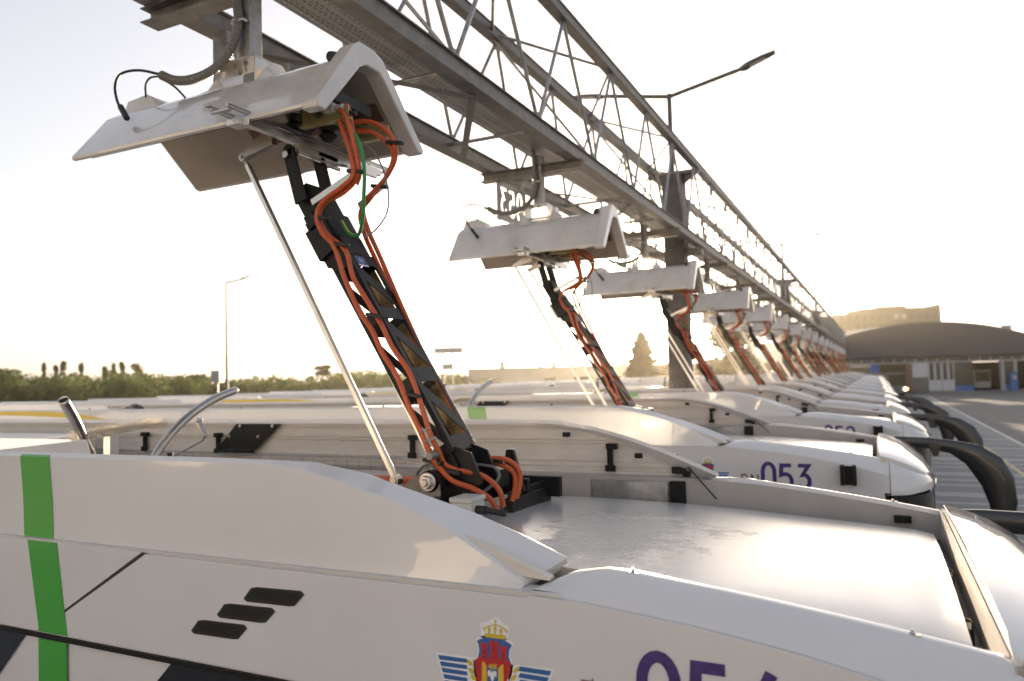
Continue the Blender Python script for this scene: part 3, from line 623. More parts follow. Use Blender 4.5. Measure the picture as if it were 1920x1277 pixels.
# foot
aq(-.13, .0, -.05, -.02, YF-.06, YF-.02); aq(-.10, 0, -.11, -.02, YN+.0, YN+.02)
for y in (YN-.025, YF-.01): g.bar(ap(L+.40, -.09, y), Vector((-2.885, Y0+y, 4.90)), .078, .016, (0, 1, 0)); g.cyl(Vector((-2.885, Y0+y-.008, 4.90)), Vector((-2.885, Y0+y+.008, 4.90)), .032, 14)
panto = g.build('pantograph', M['blackp'], bus, bev=.0025)
g = MB()
for a_, c_ in mods: aq(a_, c_, -.100, -.028, YF-.012, YF-.009)
for c_ in (.2, .53, .85): aq(L*c_-.012, L*c_+.012, -.07, -.045, YF-.014, YF-.012)
M['zinc_lit'] = mat('gold_lit_zinc', (.17, .125, .055), .4, .5, 0, nscale=60, namt=.5)  # gold tone put into the liner for the lit inner face
g.build('inner_liner', M['zinc_lit'], panto)
g = MB(); P = ap(L-.03, .001, YN+.05); 
vs = [ap(s, .0015, y) for s, y in ((L-.09, YN+.045), (L-.09, YN+.135), (L-.02, YN+.135), (L-.02, YN+.045))]; g.face(vs); g.m = 1
vs = [ap(s, .0022, y) for s, y in ((L-.088, YN+.047), (L-.088, YN+.133), (L-.078, YN+.133), (L-.078, YN+.047))]; g.face(vs)
for q in stroke_faces([(math.cos(R_(a)), math.sin(R_(a))) for a in range(0, 361, 30)], .18): g.face([ap(L-.05+v.y*.016, .0024, YN+.09+v.x*.016) for v in q])
g.face([ap(s, .0024, y) for s, y in ((L-.053, YN+.078), (L-.053, YN+.102), (L-.048, YN+.102), (L-.048, YN+.078))])
g.build('type_plate', [M['label'], M['labelw']], panto, smooth=False)
# diagonal silver cross plates near the head
for (p, q, wv) in (((580, 380), (660, 328), .03), ((690, 318), (725, 345), .025)):
    pass
g = MB(); g.bar(at(584, 380, 1, Y0-.20), at(668, 322, 1, Y0-.20), .006, .036, (0, 0, 1)); g.build('cross_plate', M['steel'], panto, bev=.002); g = MB(); g.bar(at(672, 386, 1, Y0+.12), at(724, 344, 1, Y0+.12), .006, .034); g.build('cross_plate', M['steel'], panto, bev=.002)
# two parallel rods
for y in (-.20, .20):
    g = MB(); g.bar(b(-2.20, y, 3.12), b(-3.165, y, 4.85), .026, .030, (0, 1, 0)); r1 = g.build('push_rod', M['alu'], panto, bev=.003)
    g = MB(); g.cyl(b(-3.19, y-.02, 4.895), b(-3.19, y+.02, 4.895), .024, 14); g.cyl(b(-3.19, y-.032, 4.895), b(-3.19, y+.032, 4.895), .011, 8); g.cyl(b(-3.185, y, 4.885), b(-3.165, y, 4.85), .012, 8)
    g.build('rod_end', M['steel'], panto); g = MB(); g.cyl(b(-2.19, y-.03, 3.105), b(-2.19, y+.03, 3.105), .018, 8); g.cyl(b(-2.19, y-.022, 3.105), b(-2.19, y+.022, 3.105), .026, 14)
    g.build('rod_end', M['steel'], panto)
    g = MB(); s = 1
    g.prism([b(-3.20, y-.022, 4.905), b(-3.17, y-.022, 4.885), b(-2.96, y-.022, 4.93), b(-2.97, y-.022, 4.99), b(-3.05, y-.022, 5.005)], (0, .006, 0)); g.prism([b(-3.20, y+.022, 4.905), b(-3.17, y+.022, 4.885), b(-2.96, y+.022, 4.93), b(-2.97, y+.022, 4.99), b(-3.05, y+.022, 5.005)], (0, -.006, 0)); g.bar(b(-3.17, y, 4.89), b(-2.96, y, 4.935), .05, .006)
    g.build('rod_lug', M['steel'], panto, bev=.001)
# contact head: rails running across the bus
g = MB()
for dx in (-.055, .06):
    g.box(b(-2.97+dx, -.60, 5.012), b(-2.955+dx, .80, 5.030)); g.box(b(-2.975+dx, -.60, 5.026), b(-2.950+dx, .80, 5.034))
for y in (-.58, -.30, .2, .6, .78): g.box(b(-3.03, y-.012, 5.0), b(-2.90, y+.012, 5.012))
g.box(b(-3.04, -.62, 5.03), b(-3.005, .80, 5.038))
g.build('contact_rail', M['steel'], panto, bev=.0015)
g = MB(); g.box(b(-2.93, -.47, 4.955), b(-2.885, .70, 5.0)); g.box(b(-3.01, -.50, 4.96), b(-2.93, -.42, 4.995)); g.box(b(-2.885, .05, 4.92), b(-2.86, .62, 4.95)); g.build('head_beam', M['alu'], panto, bev=.003)
g = MB(); g.box(b(-2.90, -.12, 4.90), b(-2.86, .22, 4.95)); g.cyl(b(-2.865, -.13, 4.885), b(-2.865, .24, 4.885), .012, 10); g.cyl(b(-2.89, -.2, 4.87), b(-2.89, -.12, 4.87), .02, 12)
g.tube([b(-2.87, -.02, 4.90), b(-2.80, .05, 4.87), b(-2.78, .2, 4.88), b(-2.84, .24, 4.91)], .007, 8, spline=4); g.build('head_pivot', M['steel'], panto)
# brackets of yellow-zinc plate above the head, insulators
for x, y in ((-2.70, -.24), (-2.70, .12)):
    g = MB(); g.box(b(x-.03, y, 4.99), b(x+.03, y+.008, 5.24)); g.prism([b(x+.03, y, 4.99), b(x+.28, y, 4.99), b(x+.28, y, 5.05), b(x+.10, y, 5.07), b(x+.03, y, 5.18)], (0, .008, 0)); g.box(b(x-.05, y, 4.98), b(x+.28, y+.04, 4.988))
    for p in ((x+.06, 5.02), (x+.22, 5.02), (x, 5.20)): g.cyl(b(p[0], y-.010, p[1]), b(p[0], y, p[1]), .010, 6)
    g.build('head_plate', M['zinc'], panto, bev=.0015)
g = MB()
for (x, y) in ((-2.80, -.12), (-2.80, .06), (-2.95, -.05), (-2.62, -.2)):
    g.tube([b(x, y, 5.0), b(x, y, 5.03), b(x, y, 5.05), b(x, y, 5.08), b(x, y, 5.10), b(x, y, 5.14)], [.03, .055, .035, .06, .035, .055], 14)
g.box(b(-2.74, -.22, 5.10), b(-2.52, .10, 5.16)); g.build('insulator', M['rubber'], panto)
g = MB(); g.box(b(-2.56, -.27, 5.02), b(-2.50, -.21, 5.07)); g.cyl(b(-2.50, -.24, 5.045), b(-2.45, -.24, 5.045), .016, 10); g.build('sensor', M['boxgrey'], panto, bev=.004)
# cables, traced as space curves
def cable(name, pts, r, m, par, n=10, spl=7):
    g = MB(); g.tube([at(u, v, 1, Y0+y) for u, v, y in pts], r, n, spline=spl); return g.build(name, m, par)
OR = .0135
cable('power_cable', [(590, 218, -.20), (618, 208, -.22), (636, 203, -.24), (650, 225, -.25), (662, 262, -.25), (672, 310, -.24), (668, 336, -.24), (642, 362, -.24), (608, 382, -.24), (598, 408, -.24), (614, 440, -.23), (648, 470, -.22), (662, 520, -.20), (692, 570, -.20), (716, 610, -.20), (735, 650, -.20), (768, 700, -.20), (790, 760, -.20), (806, 812, -.20), (822, 845, -.18), (836, 872, -.16), (862, 882, -.14), (905, 892, -.10), (935, 918, -.06), (944, 950, -.04)], OR, M['orange'], panto)
cable('power_cable', [(590, 228, -.17), (616, 218, -.19), (633, 222, -.22), (645, 250, -.24), (658, 290, -.25), (662, 328, -.26), (640, 352, -.27), (606, 378, -.27), (594, 406, -.27), (604, 436, -.26), (626, 462, -.25), (646, 520, -.23), (672, 580, -.23), (698, 620, -.23), (716, 660, -.23), (744, 705, -.23), (770, 770, -.23), (790, 812, -.23), (806, 850, -.22), (826, 880, -.20), (850, 902, -.18), (885, 915, -.15), (918, 935, -.12), (933, 958, -.08)], OR, M['orange'], panto)
cable('power_cable', [(636, 203, -.20), (650, 198, -.17), (655, 212, -.15), (662, 250, -.15), (670, 295, -.17), (674, 325, -.2), (668, 345, -.22)], OR, M['orange'], panto)
cable('power_cable', [(655, 230, -.05), (690, 228, -.02), (722, 242, 0), (740, 268, .02), (740, 300, .04), (722, 335, .05), (700, 360, .05), (680, 385, .05), (690, 430, .05), (712, 480, .08), (760, 590, .09), (812, 700, .09), (868, 800, .09), (890, 846, .09), (915, 858, .1), (950, 862, .12), (972, 880, .14), (975, 905, .14), (968, 935, .12)], OR, M['orange'], panto)
cable('power_cable', [(650, 248, -.02), (690, 246, .0), (715, 258, .02), (735, 280, .04), (736, 306, .06), (716, 345, .08), (694, 372, .08), (676, 400, .08), (684, 440, .08), (706, 490, .10), (760, 605, .11), (815, 720, .11), (868, 812, .11), (895, 866, .10), (935, 870, .12), (962, 885, .13), (966, 910, .12), (960, 940, .10)], OR, M['orange'], panto)
cable('earth_cable', [(600, 234, -.18), (630, 230, -.20), (658, 244, -.22), (676, 275, -.24), (683, 320, -.24), (682, 370, -.22), (680, 410, -.18), (672, 440, -.13), (655, 438, -.10), (640, 415, -.08)], .010, M['earth'], panto)
cable('sensor_cable', [(640, 262, -.10), (690, 275, -.06), (715, 310, -.04), (728, 360, -.04), (725, 400, -.06), (705, 430, -.10), (684, 444, -.14)], .0045, M['gcable'], panto, 8)
cable('sensor_cable', [(842, 846, -.02), (858, 862, 0), (890, 870, .02), (925, 876, .02), (936, 893, .0), (920, 912, -.02), (895, 930, -.05), (880, 945, -.08)], .008, M['gcable'], panto, 8)
cable('sensor_cable', [(780, 905, .05), (784, 885, .02), (800, 870, 0), (825, 862, 0), (850, 862, 0)], .008, M['gcable'], panto, 8)
# clamps around cable pairs
for (u, v, y, dx) in ((601, 408, -.26, 10), (637, 458, -.24, 14), (704, 592, -.215, 14), (770, 740, -.215, 14), (668, 322, -.24, 14), (740, 268, .02, 12), (712, 350, .06, 14), (812, 865, -.2, 10), (846, 884, -.17, 12), (652, 212, -.22, 16), (925, 862, .11, 10)):
    g = MB(); c = at(u, v, 1, Y0+y); g.bar(c-Vector((.052, .0, -.01)), c+Vector((.052, 0, -.01)), .034, .020, (0, 0, 1)); co = g.build('cable_clamp', M['rubber'], panto, bev=.004)
for (p0, p1) in (((786, 812), (806, 802)), ((795, 830), (818, 820))):
    g = MB(); a, c = at(*p0, 1, Y0-.25), at(*p1, 1, Y0-.22); g.tube([a, (a+c)/2+Vector((0, -.02, .004)), c, (a+c)/2+Vector((0, .03, 0)), a], .0028, 6); g.build('cable_ring', M['steel'], panto)
# base frame and drive
g = MB(); g.box(b(-2.14, -.42, 2.93), b(-1.98, .62, 2.99)); g.box(b(-1.74, .10, 2.90), b(-1.69, .60, 2.985)); g.box(b(-2.14, .56, 2.93), b(-1.62, .60, 3.04)); g.box(b(-1.72, .10, 2.985), b(-1.715, .60, 3.02)); g.box(b(-2.02, -.06, 2.97), b(-1.84, .34, 3.10))
g.cyl(b(-1.97, -.24, 3.11), b(-1.97, .30, 3.11), .056, 20); g.box(b(-1.90, .06, 3.04), b(-1.76, .22, 3.13)); g.prism([b(-1.84, .26, 3.0), b(-1.70, .26, 3.0), b(-1.76, .26, 3.22), b(-1.80, .26, 3.22)], (0, .03, 0)); g.box(b(-1.73, .30, 2.99), b(-1.70, .34, 3.06))
for y in (YN+.02, YF-.05): g.prism([b(-1.92, y, 3.28), b(-1.80, y, 3.24), b(-1.74, y, 3.10), b(-1.84, y, 3.02), b(-1.98, y, 3.10)], (0, .018, 0))
g.build('base_frame', M['blackp'], panto, bev=.004)
g = MB(); g.cyl(b(-1.97, -.285, 3.11), b(-1.97, -.24, 3.11), .034, 6); g.cyl(b(-1.97, -.30, 3.11), b(-1.97, -.285, 3.11), .020, 6); g.cyl(b(-1.97, -.262, 3.11), b(-1.97, -.25, 3.11), .046, 20)
g.build('pivot_nut', M['steel'], panto, bev=.003)
g = MB(); g.prism([b(-2.24, -.24, 3.02), b(-2.05, -.24, 3.0), b(-1.91, -.24, 3.05), b(-1.92, -.24, 3.13), b(-1.97, -.24, 3.165), b(-2.05, -.24, 3.13)], (0, .012, 0)); g.cyl(b(-1.95, -.27, 3.235), b(-1.95, -.20, 3.235), .02, 8); g.build('crank_plate', M['galvbeam'], panto, bev=.002)
g = MB(); g.box(b(-2.17, .04, 3.02), b(-2.12, .12, 3.24)); g.cyl(b(-2.12, .08, 3.20), b(-2.108, .08, 3.20), .018, 14); g.build('end_stop', M['galv'], panto, bev=.003)
g = MB(); g.box(b(-2.12, .12, 3.0), b(-2.08, .42, 3.22)); g.build('end_plate', M['galv'], panto, bev=.003)
g = MB(); g.box(b(-1.79, -.35, 2.965), b(-1.68, -.22, 3.035)); g.box(b(-1.795, -.355, 3.035), b(-1.675, -.215, 3.058)); jb = g.build('junction_box', M['boxgrey'], panto, bev=.005)
g = MB(); g.cyl(b(-1.68, -.30, 3.00), b(-1.63, -.30, 3.00), .020, 12); g.cyl(b(-1.63, -.30, 3.00), b(-1.54, -.28, 2.985), .014, 12); g.build('plug', M['rubber'], jb)
g = MB(); g.tube([b(-2.22, .1, 3.0), b(-2.22, .1, 3.07), b(-2.14, .02, 3.09), b(-2.05, -.05, 3.06)], .022, 12, spline=4); g.build('hose_stub', M['rubber'], panto)

# ---------------------------------------------------------------- copies of the bus
BXK = {0: 0, 1: -.28, 2: -.05, 3: -.08, 4: -.08, 5: -.04}
BL = ['nearest white electric bus, filling the foreground, with number 054 and wet open roof',
 'second white bus from the camera, number DN 053 showing above the nearest bus',
 'third white bus in the row, just behind the bus numbered 053',
 'fourth white bus in the row, next to the thick steel pillar of the gantry', 'fifth white bus in the row, its rounded nose right behind that of the fourth']
ORD = ['first', 'second', 'third', 'fourth', 'fifth', 'sixth', 'seventh', 'eighth', 'ninth', 'tenth', 'eleventh', 'twelfth', 'thirteenth', 'fourteenth', 'fifteenth', 'sixteenth', 'seventeenth']
NAMES_FAR = {'vent_highlight_lip', 'fixing_stud', 'vent_recess_shade', 'mesh_bars', 'clip', 'hinge', 'cable_ring', 'bolt', 'connector', 'plug', 'panel_gap_shade', 'inner_shadow_plug', 'type_plate', 'sensor', 'hose_stub', 'gas_strut', 'cover_plate', 'lock_plate'}
bus['category'] = 'bus'
protos = list(bus.children)
def copy_sel(o, parent, far):
    if far and o.name.split('.')[0] in NAMES_FAR: return None
    c = o.copy(); col.objects.link(c); c.parent = parent
    for ch in list(o.children): copy_sel(ch, c, far)
    return c
rb = random.Random(3)
for k in range(NB):
    if k == 0: o = bus
    else:
        o = bus.copy(); col.objects.link(o); far_ = k > 4; dx = BXK.get(k, rb.uniform(-.12, .05)); o.location = (-6+dx, Y0+k*S, 0); o.rotation_euler.z = rb.uniform(-.002, .002) if k > 1 else 0
        for ch in protos:
            if k > 4 and ch.name.split('.')[0] == 'mirror_arm': continue
            c_ = copy_sel(ch, o, k > 2)
            if ch.name.split('.')[0] == 'pantograph': c_.location.x -= {1: .24, 2: .30, 3: .20}.get(k, .2)
    off = Vector(o.location)-Vector(bus.location)
    g = number_mesh('%03d' % (54-k)); g.v = [tuple(Vector(v)+off) for v in g.v]; g.build('fleet_number', [M['purple'], M['dnbrown']], o, smooth=False)
    tag(o, BL[k] if k < len(BL) else '%s white bus from the camera in the long row parked under the gantry' % ORD[k], 'bus', 'white electric buses parked side by side under the charging gantry')

# ---------------------------------------------------------------- charging hoods
HOX = {0: 0, 1: -.125, 2: -.18, 3: -.02, 4: -.08, 5: -.15}
hood = empty('charging_hood', (-3.36, Y0, 5.02))
def hprof(x, t=0, e=0):
    # inverted V, outside then inside
    O = [(-.46, 4.985), (-.465, 5.005), (-.235, 5.30), (-.16, 5.352), (-.10, 5.375), (.05, 5.375), (.12, 5.352), (.49, 5.02), (.495, 4.995)]
    I = [(.462, 5.0), (.10, 5.318), (.04, 5.338), (-.09, 5.338), (-.14, 5.32), (-.215, 5.268), (-.435, 4.985)]
    return [b(x, y, z) for y, z in O+I]
g = MB(); g.loft([hprof(-4.32), hprof(-2.50)]); hs = g.build('hood_shell', M['hood'], hood, ang=30, bev=.004)
# raised end collar
g = MB(); OO = [(-.475, 4.965), (-.485, 5.0), (-.18, 5.395), (-.13, 5.432), (0, 5.432), (.09, 5.40), (.145, 5.345), (.49, 5.0), (.485, 4.97)]
II = [(.43, 4.97), (.10, 5.285), (.05, 5.322), (-.07, 5.322), (-.13, 5.29), (-.415, 4.965)]
ring = [[b(x, y, z) for y, z in OO+II] for x in (-2.525, -2.42)]
g.loft(ring); g.build('end_collar', M['hood'], hood, ang=30, bev=.008)
g = MB(); g.loft([[b(x, -.14, 5.35), b(x, -.11, 5.355+h), b(x, .03, 5.355+h), b(x, .08, 5.35)] for x, h in ((-2.66, .01), (-2.62, .06), (-2.56, .072), (-2.50, .072))]); g.build('end_hump', M['hood'], hood, bev=.006)
g = MB(); g.cyl(b(-2.60, -.155, 5.375), b(-2.60, -.11, 5.39), .030, 12); g.build('rubber_plug', M['rubber'], hood)
# left end: rounded back plate on top
g = MB(); g.loft([[b(x, -.14, 5.35), b(x, -.12, 5.365+h), b(x, .08, 5.365+h), b(x, .10, 5.35)] for x, h in ((-4.30, .01), (-4.27, .085), (-4.10, .10), (-4.04, .07), (-4.0, .01))]); g.build('junction_hump', M['hood'], hood, bev=.008)
g = MB()
for s, y0_, z0_, y1_, z1_ in ((1, .20, 5.228, .29, 5.149), (-1, -.235, 5.242, -.30, 5.158)):
    for x0, x1 in ((-3.55, -2.56),) if s > 0 else ((-3.2, -2.6),):
        n_ = .006
        g.add([b(x0, y0_-s*n_*1.2, z0_-n_), b(x1, y0_-s*n_*1.2, z0_-n_), b(x1, y1_-s*n_*1.2, z1_-n_), b(x0, y1_-s*n_*1.2, z1_-n_)], [(0, 1, 2, 3)])
g.box(b(-4.2, -.424, 4.99), b(-2.6, -.414, 5.03)); g.build('contact_strip', M['copper'], hood, smooth=False)
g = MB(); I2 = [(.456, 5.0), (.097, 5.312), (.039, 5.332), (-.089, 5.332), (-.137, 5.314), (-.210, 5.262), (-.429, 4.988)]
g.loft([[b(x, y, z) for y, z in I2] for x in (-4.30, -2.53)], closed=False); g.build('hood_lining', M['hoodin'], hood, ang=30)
# suspension: cheeks, channel bracket, bolt
for x in (-3.56, -3.16):
    g = MB(); g.prism([b(x, -.20, 5.285), b(x, .16, 5.325), b(x, .11, 5.465), b(x, .05, 5.515), b(x, -.02, 5.505), b(x, -.08, 5.445)], (.03, 0, 0)); g.prism([b(x+.0, -.20, 5.285), b(x+.12, -.16, 5.315), b(x, -.06, 5.445)], (0, .02, 0)); g.prism([b(x+(.03 if x < -3.3 else 0), -.18, 5.305), b(x+.17, -.15, 5.340), b(x+.03, -.08, 5.465)], (0, .02, 0))
    g.build('cheek', M['hood'], hood, bev=.006)
g = MB(); x0, x1, y0_, y1_ = -3.49, -3.21, -.09, .09
g.box(b(x0, y0_, 5.540), b(x1, y1_, 5.550)); g.box(b(x0, y0_, 5.355), b(x0+.008, y1_, 5.540)); g.box(b(x1-.008, y0_, 5.355), b(x1, y1_, 5.540)); g.box(b(x0, y0_, 5.345), b(x0+.06, y1_, 5.353))
g.build('channel_bracket', M['steel'], hood, bev=.003)
g = MB(); g.cyl(b(-3.58, .02, 5.415), b(-3.07, .02, 5.415), .013, 12); g.cyl(b(-3.12, .02, 5.415), b(-3.095, .02, 5.415), .028, 6); g.cyl(b(-3.13, .02, 5.415), b(-3.12, .02, 5.415), .034, 16)
for x in (-3.42, -3.34): g.cyl(b(x, -.03, 5.485), b(x, -.03, 5.540), .007, 8); g.cyl(b(x, -.03, 5.520), b(x, -.03, 5.540), .013, 6)
for yy in (-.06, .06): g.cyl(b(-3.45, yy, 5.345), b(-3.45, yy, 5.405), .012, 8)
g.build('pivot_bolt', M['steel'], hood)
g = MB(); g.box(b(-3.395, -.05, 5.55), b(-3.285, .05, 6.06)); g.build('hanger_mast', M['galv'], hood, bev=.004)
# decals
g = MB(); g.face([b(-3.52, -.232, 5.306), b(-3.36, -.232, 5.306), b(-3.36, -.176, 5.345), b(-3.52, -.176, 5.345)]); g.v = [(v[0], v[1]-.004, v[2]+.003) for v in g.v]
g.m = 1; g.face([b(-3.51, -.228, 5.3135), b(-3.37, -.228, 5.3135), b(-3.37, -.192, 5.3385), b(-3.51, -.192, 5.3385)])
g.build('type_label', [M['labelw'], M['label']], hood, smooth=False)
# hose (corrugated), thin black leads
hp = [at(u, v, 1, Y0+y) for u, v, y in ((441, -60, -.08), (444, 0, -.08), (447, 35, -.08), (440, 75, -.09), (422, 110, -.10), (392, 136, -.11), (355, 150, -.12), (325, 150, -.12), (303, 141, -.12))]
P = catmull(hp, 26); g = MB(); g.tube(P, [.026+.0035*(1 if i % 3 == 0 else -.6) for i in range(len(P))], 14); g.build('corrugated_hose', M['conduit'], hood, ang=80)
g = MB(); c = at(443, 42, 1, Y0-.08); g.cyl(c-Vector((.0, 0, .010)), c+Vector((0, 0, .010)), .033, 16); g.box(c+Vector((.02, -.02, -.008)), c+Vector((.07, .02, .008))); g.build('hose_clamp', M['steel'], hood, bev=.002)
def hc(pts, r): 
    g = MB(); g.tube([at(u, v, 1, Y0+y) for u, v, y in pts], r, 8, spline=7); return g
hc([(306, 141, -.12), (262, 132, -.14), (228, 138, -.20), (216, 160, -.26), (220, 190, -.30), (234, 216, -.33)], .0085).build('lead', M['rubber'], hood)
hc([(226, 200, -.31), (238, 222, -.34)], .018).build('lead_gland', M['rubber'], hood)
hc([(302, 143, -.12), (282, 146, -.12), (273, 160, -.12), (274, 185, -.12)], .0065).build('lead', M['rubber'], hood)
hc([(308, 150, -.11), (330, 165, -.08), (350, 186, -.05)], .0065).build('lead', M['rubber'], hood)
tag(hood, 'nearest white charging hood, large grey-white inverted V above the foreground bus', 'charging hood', 'white inverted-V charging hoods hanging under the gantry')
HL = ['second charging hood from the camera, hanging beside the cut-out sign 053', 'third charging hood from the camera, right beside the glowing sun', 'fourth charging hood, just right of the thick gantry pillar', 'fifth charging hood from the camera, partly behind the fourth']
for k in range(1, NB):
    o = copy_tree(hood); o.scale.z = 1.13; o.rotation_euler.z = rb.uniform(-.012, .012); o.location = Vector((-3.36+HOX.get(k, -.1), Y0+k*S, 5.02))
    tag(o, HL[k-1] if k <= len(HL) else '%s charging hood from the camera in the receding row' % ORD[k], 'charging hood', hood['group'])

# ---------------------------------------------------------------- gantry
YA, YB = -9.0, 96.0
gan = empty('charging_gantry', (-3.5, 15, 0)); tag(gan, 'long galvanised lattice gantry carrying the charging hoods over the row of buses', 'gantry')
def chord(x0, x1, z0, z1, nm='chord'):
    g = MB(); t = .012
    g.box((x0, YA, z0), (x1, YB, z0+t)); g.box((x0, YA, z1-t), (x1, YB, z1)); xm = (x0+x1)/2; g.box((xm-.05, YA, z0+t), (xm-.035, YB, z1-t)); g.box((xm+.035, YA, z0+t), (xm+.05, YB, z1-t))
    return g.build(nm, M['galvbeam'], gan, bev=0)
XA0, XA1, XB0, XB1, ZL0, ZL1, ZU0, ZU1 = -3.10, -2.95, -4.18, -4.03, 6.08, 6.24, 7.66, 7.80
chord(XA0, XA1, ZL0, ZL1); chord(XB0, XB1, ZL0, ZL1); chord(-3.11, -2.98, ZU0, ZU1); chord(-4.02, -3.89, ZU0, ZU1)
XD, XC, XAm, XBm = -3.045, -3.955, -3.025, -4.105
pit = 1.712; y = 7.9-pit*10; segs = []
i = 0
while y < YB-pit:
    segs.append(((XD, y, ZU0+.01), (XAm, y-pit/2, ZL1-.01), .022)); segs.append(((XD, y, ZU0+.01), (XAm, y+pit/2, ZL1-.01), .022))
    segs.append(((XC, y+.1, ZU0+.01), (XBm, y+.1-pit/2, ZL1-.01), .022)); segs.append(((XC, y+.1, ZU0+.01), (XBm, y+.1+pit/2, ZL1-.01), .022))
    if i % 2 == 0: segs.append(((XC, y, ZU0+.07), (XD, y+pit, ZU0+.07), .02)); segs.append(((XC, y, ZU0+.07), (XD, y-pit, ZU0+.07), .02)); segs.append(((XC, y+.02, ZU0), (XAm, y+.02+pit/2, ZL1), .018))
    segs.append(((XAm, y+pit/2, ZL1-.08), (XBm, y+pit/2+.0, ZL1-.08), .022))
    i += 1; y += pit
segs = [s_ for s_ in segs if s_[0][1] > -8]
segs.sort(key=lambda s_: abs(s_[0][1]-6) if s_[0][1] > 1 else 50+abs(s_[0][1]))
for p, q, r in segs[:100]: MB().tube([p, q], r, 8, cap=False).build('brace', M['galv'], gan)
g = MB()
for p, q, r in segs[100:]: g.tube([p, q], r, 6, cap=False)
g.build('far_brace', M['galv'], gan)['kind'] = 'stuff'
for j in range(14):
    yy = 7.9-pit*3+j*pit
    g = MB(); g.box((-3.05, yy-.09, ZU0-.10), (-3.04, yy+.09, ZU0+.02)); g.build('gusset', M['galv'], gan); g = MB(); g.box((-3.96, yy+.01, ZU0-.10), (-3.95, yy+.19, ZU0+.02)); g.build('gusset', M['galv'], gan)
    g = MB(); g.box((-3.03, yy+pit/2-.09, ZL1-.02), (-3.02, yy+pit/2+.09, ZL1+.10)); g.build('gusset', M['galv'], gan)
# diagonal flat bars in the bottom plane, cross beams under the chords
for k in range(-2, 20):
    yk = Y0+k*S
    if yk > YB-1: break
    g = MB(); g.box((-4.22, yk-.07, 6.058), (-2.90, yk+.07, 6.066)); g.box((-4.22, yk-.07, 6.150), (-2.90, yk+.07, 6.158)); g.box((-4.20, yk-.006, 6.066), (-2.92, yk+.006, 6.150)); g.v = [(v[0], v[1], v[2]-.08) for v in g.v]
    g.build('cross_beam', M['galvbeam'], gan)
    g = MB(); g.bar((-4.05, yk+.7, 6.04), (-3.05, yk+2.3, 6.04), .07, .008); g.bar((-3.05, yk+2.3, 6.03), (-4.05, yk+3.9, 6.03), .07, .008); g.build('wind_brace', M['galvbeam'], gan)
# cable tray: perforated sheet with side flanges
TX0, TX1, TZ = -3.62, -3.20, 6.245
g = MB(); seg = 3.0; yy = YA
while yy < YB:
    e = min(yy+seg-.012, YB)
    g.add([(TX0, yy, TZ), (TX1, yy, TZ), (TX1, e, TZ), (TX0, e, TZ)], [(0, 1, 2, 3)]); yy += seg
trp = g.build('cable_tray', M['tray'], gan, smooth=False)
g = MB(); g.box((TX0-.004, YA, TZ-.002), (TX0, YB, TZ+.06)); g.build('tray_flange', M['galv'], trp)
g = MB(); yy = 0.
g.box((TX1, YA, TZ-.006), (TX1+.022, YB, TZ-.001)); g.box((TX1+.03, YA, TZ+.0), (TX1+.034, YB, TZ+.06))
g.build('tray_flange', M['galv'], trp)
g = MB()
for c in range(7): g.tube([(TX0+.05+c*.05, YA, TZ+.02), (TX0+.05+c*.05, YB, TZ+.02)], .016, 6)
g.build('cable_bundle', M['rubber'], trp)
# pillars
for i, py in enumerate((15.0, 35.4, 55.8, 76.2)):
    g = MB(); xc = -3.50; h = .20; t = .016
    g.box((xc-h, py-h, 0), (xc+h, py-h+t, 7.58)); g.box((xc-h, py+h-t, 0), (xc+h, py+h, 7.58)); g.box((xc-t/2, py-h+t, 0), (xc+t/2, py+h-t, 7.58)); g.box((xc-h, py-h+t, 0), (xc-h+t, py+h-t, 7.58)); g.box((xc+h-t, py-h+t, 0), (xc+h, py+h-t, 7.58))
    M.setdefault('pil', mat('pillar_steel', (.10, .092, .085), .5, .4, 0, nscale=6, namt=.35)); p = g.build('pillar', M['pil'], gan, bev=.003)
    g = MB(); g.box((-4.0, py-.12, 7.585), (-3.0, py+.12, 7.655)); g.prism([(-4.0, py-.01, 7.58), (-3.70, py-.01, 7.58), (-3.70, py-.01, 7.38)], (0, .02, 0)); g.prism([(-3.0, py-.01, 7.58), (-3.30, py-.01, 7.58), (-3.30, py-.01, 7.38)], (0, .02, 0)); g.build('pillar_head', M['galvbeam'], gan)
    g = MB(); g.box((-4.15, py-.10, 5.94), (-2.98, py+.10, 6.05)); g.build('pillar_yoke', M['galvbeam'], gan)

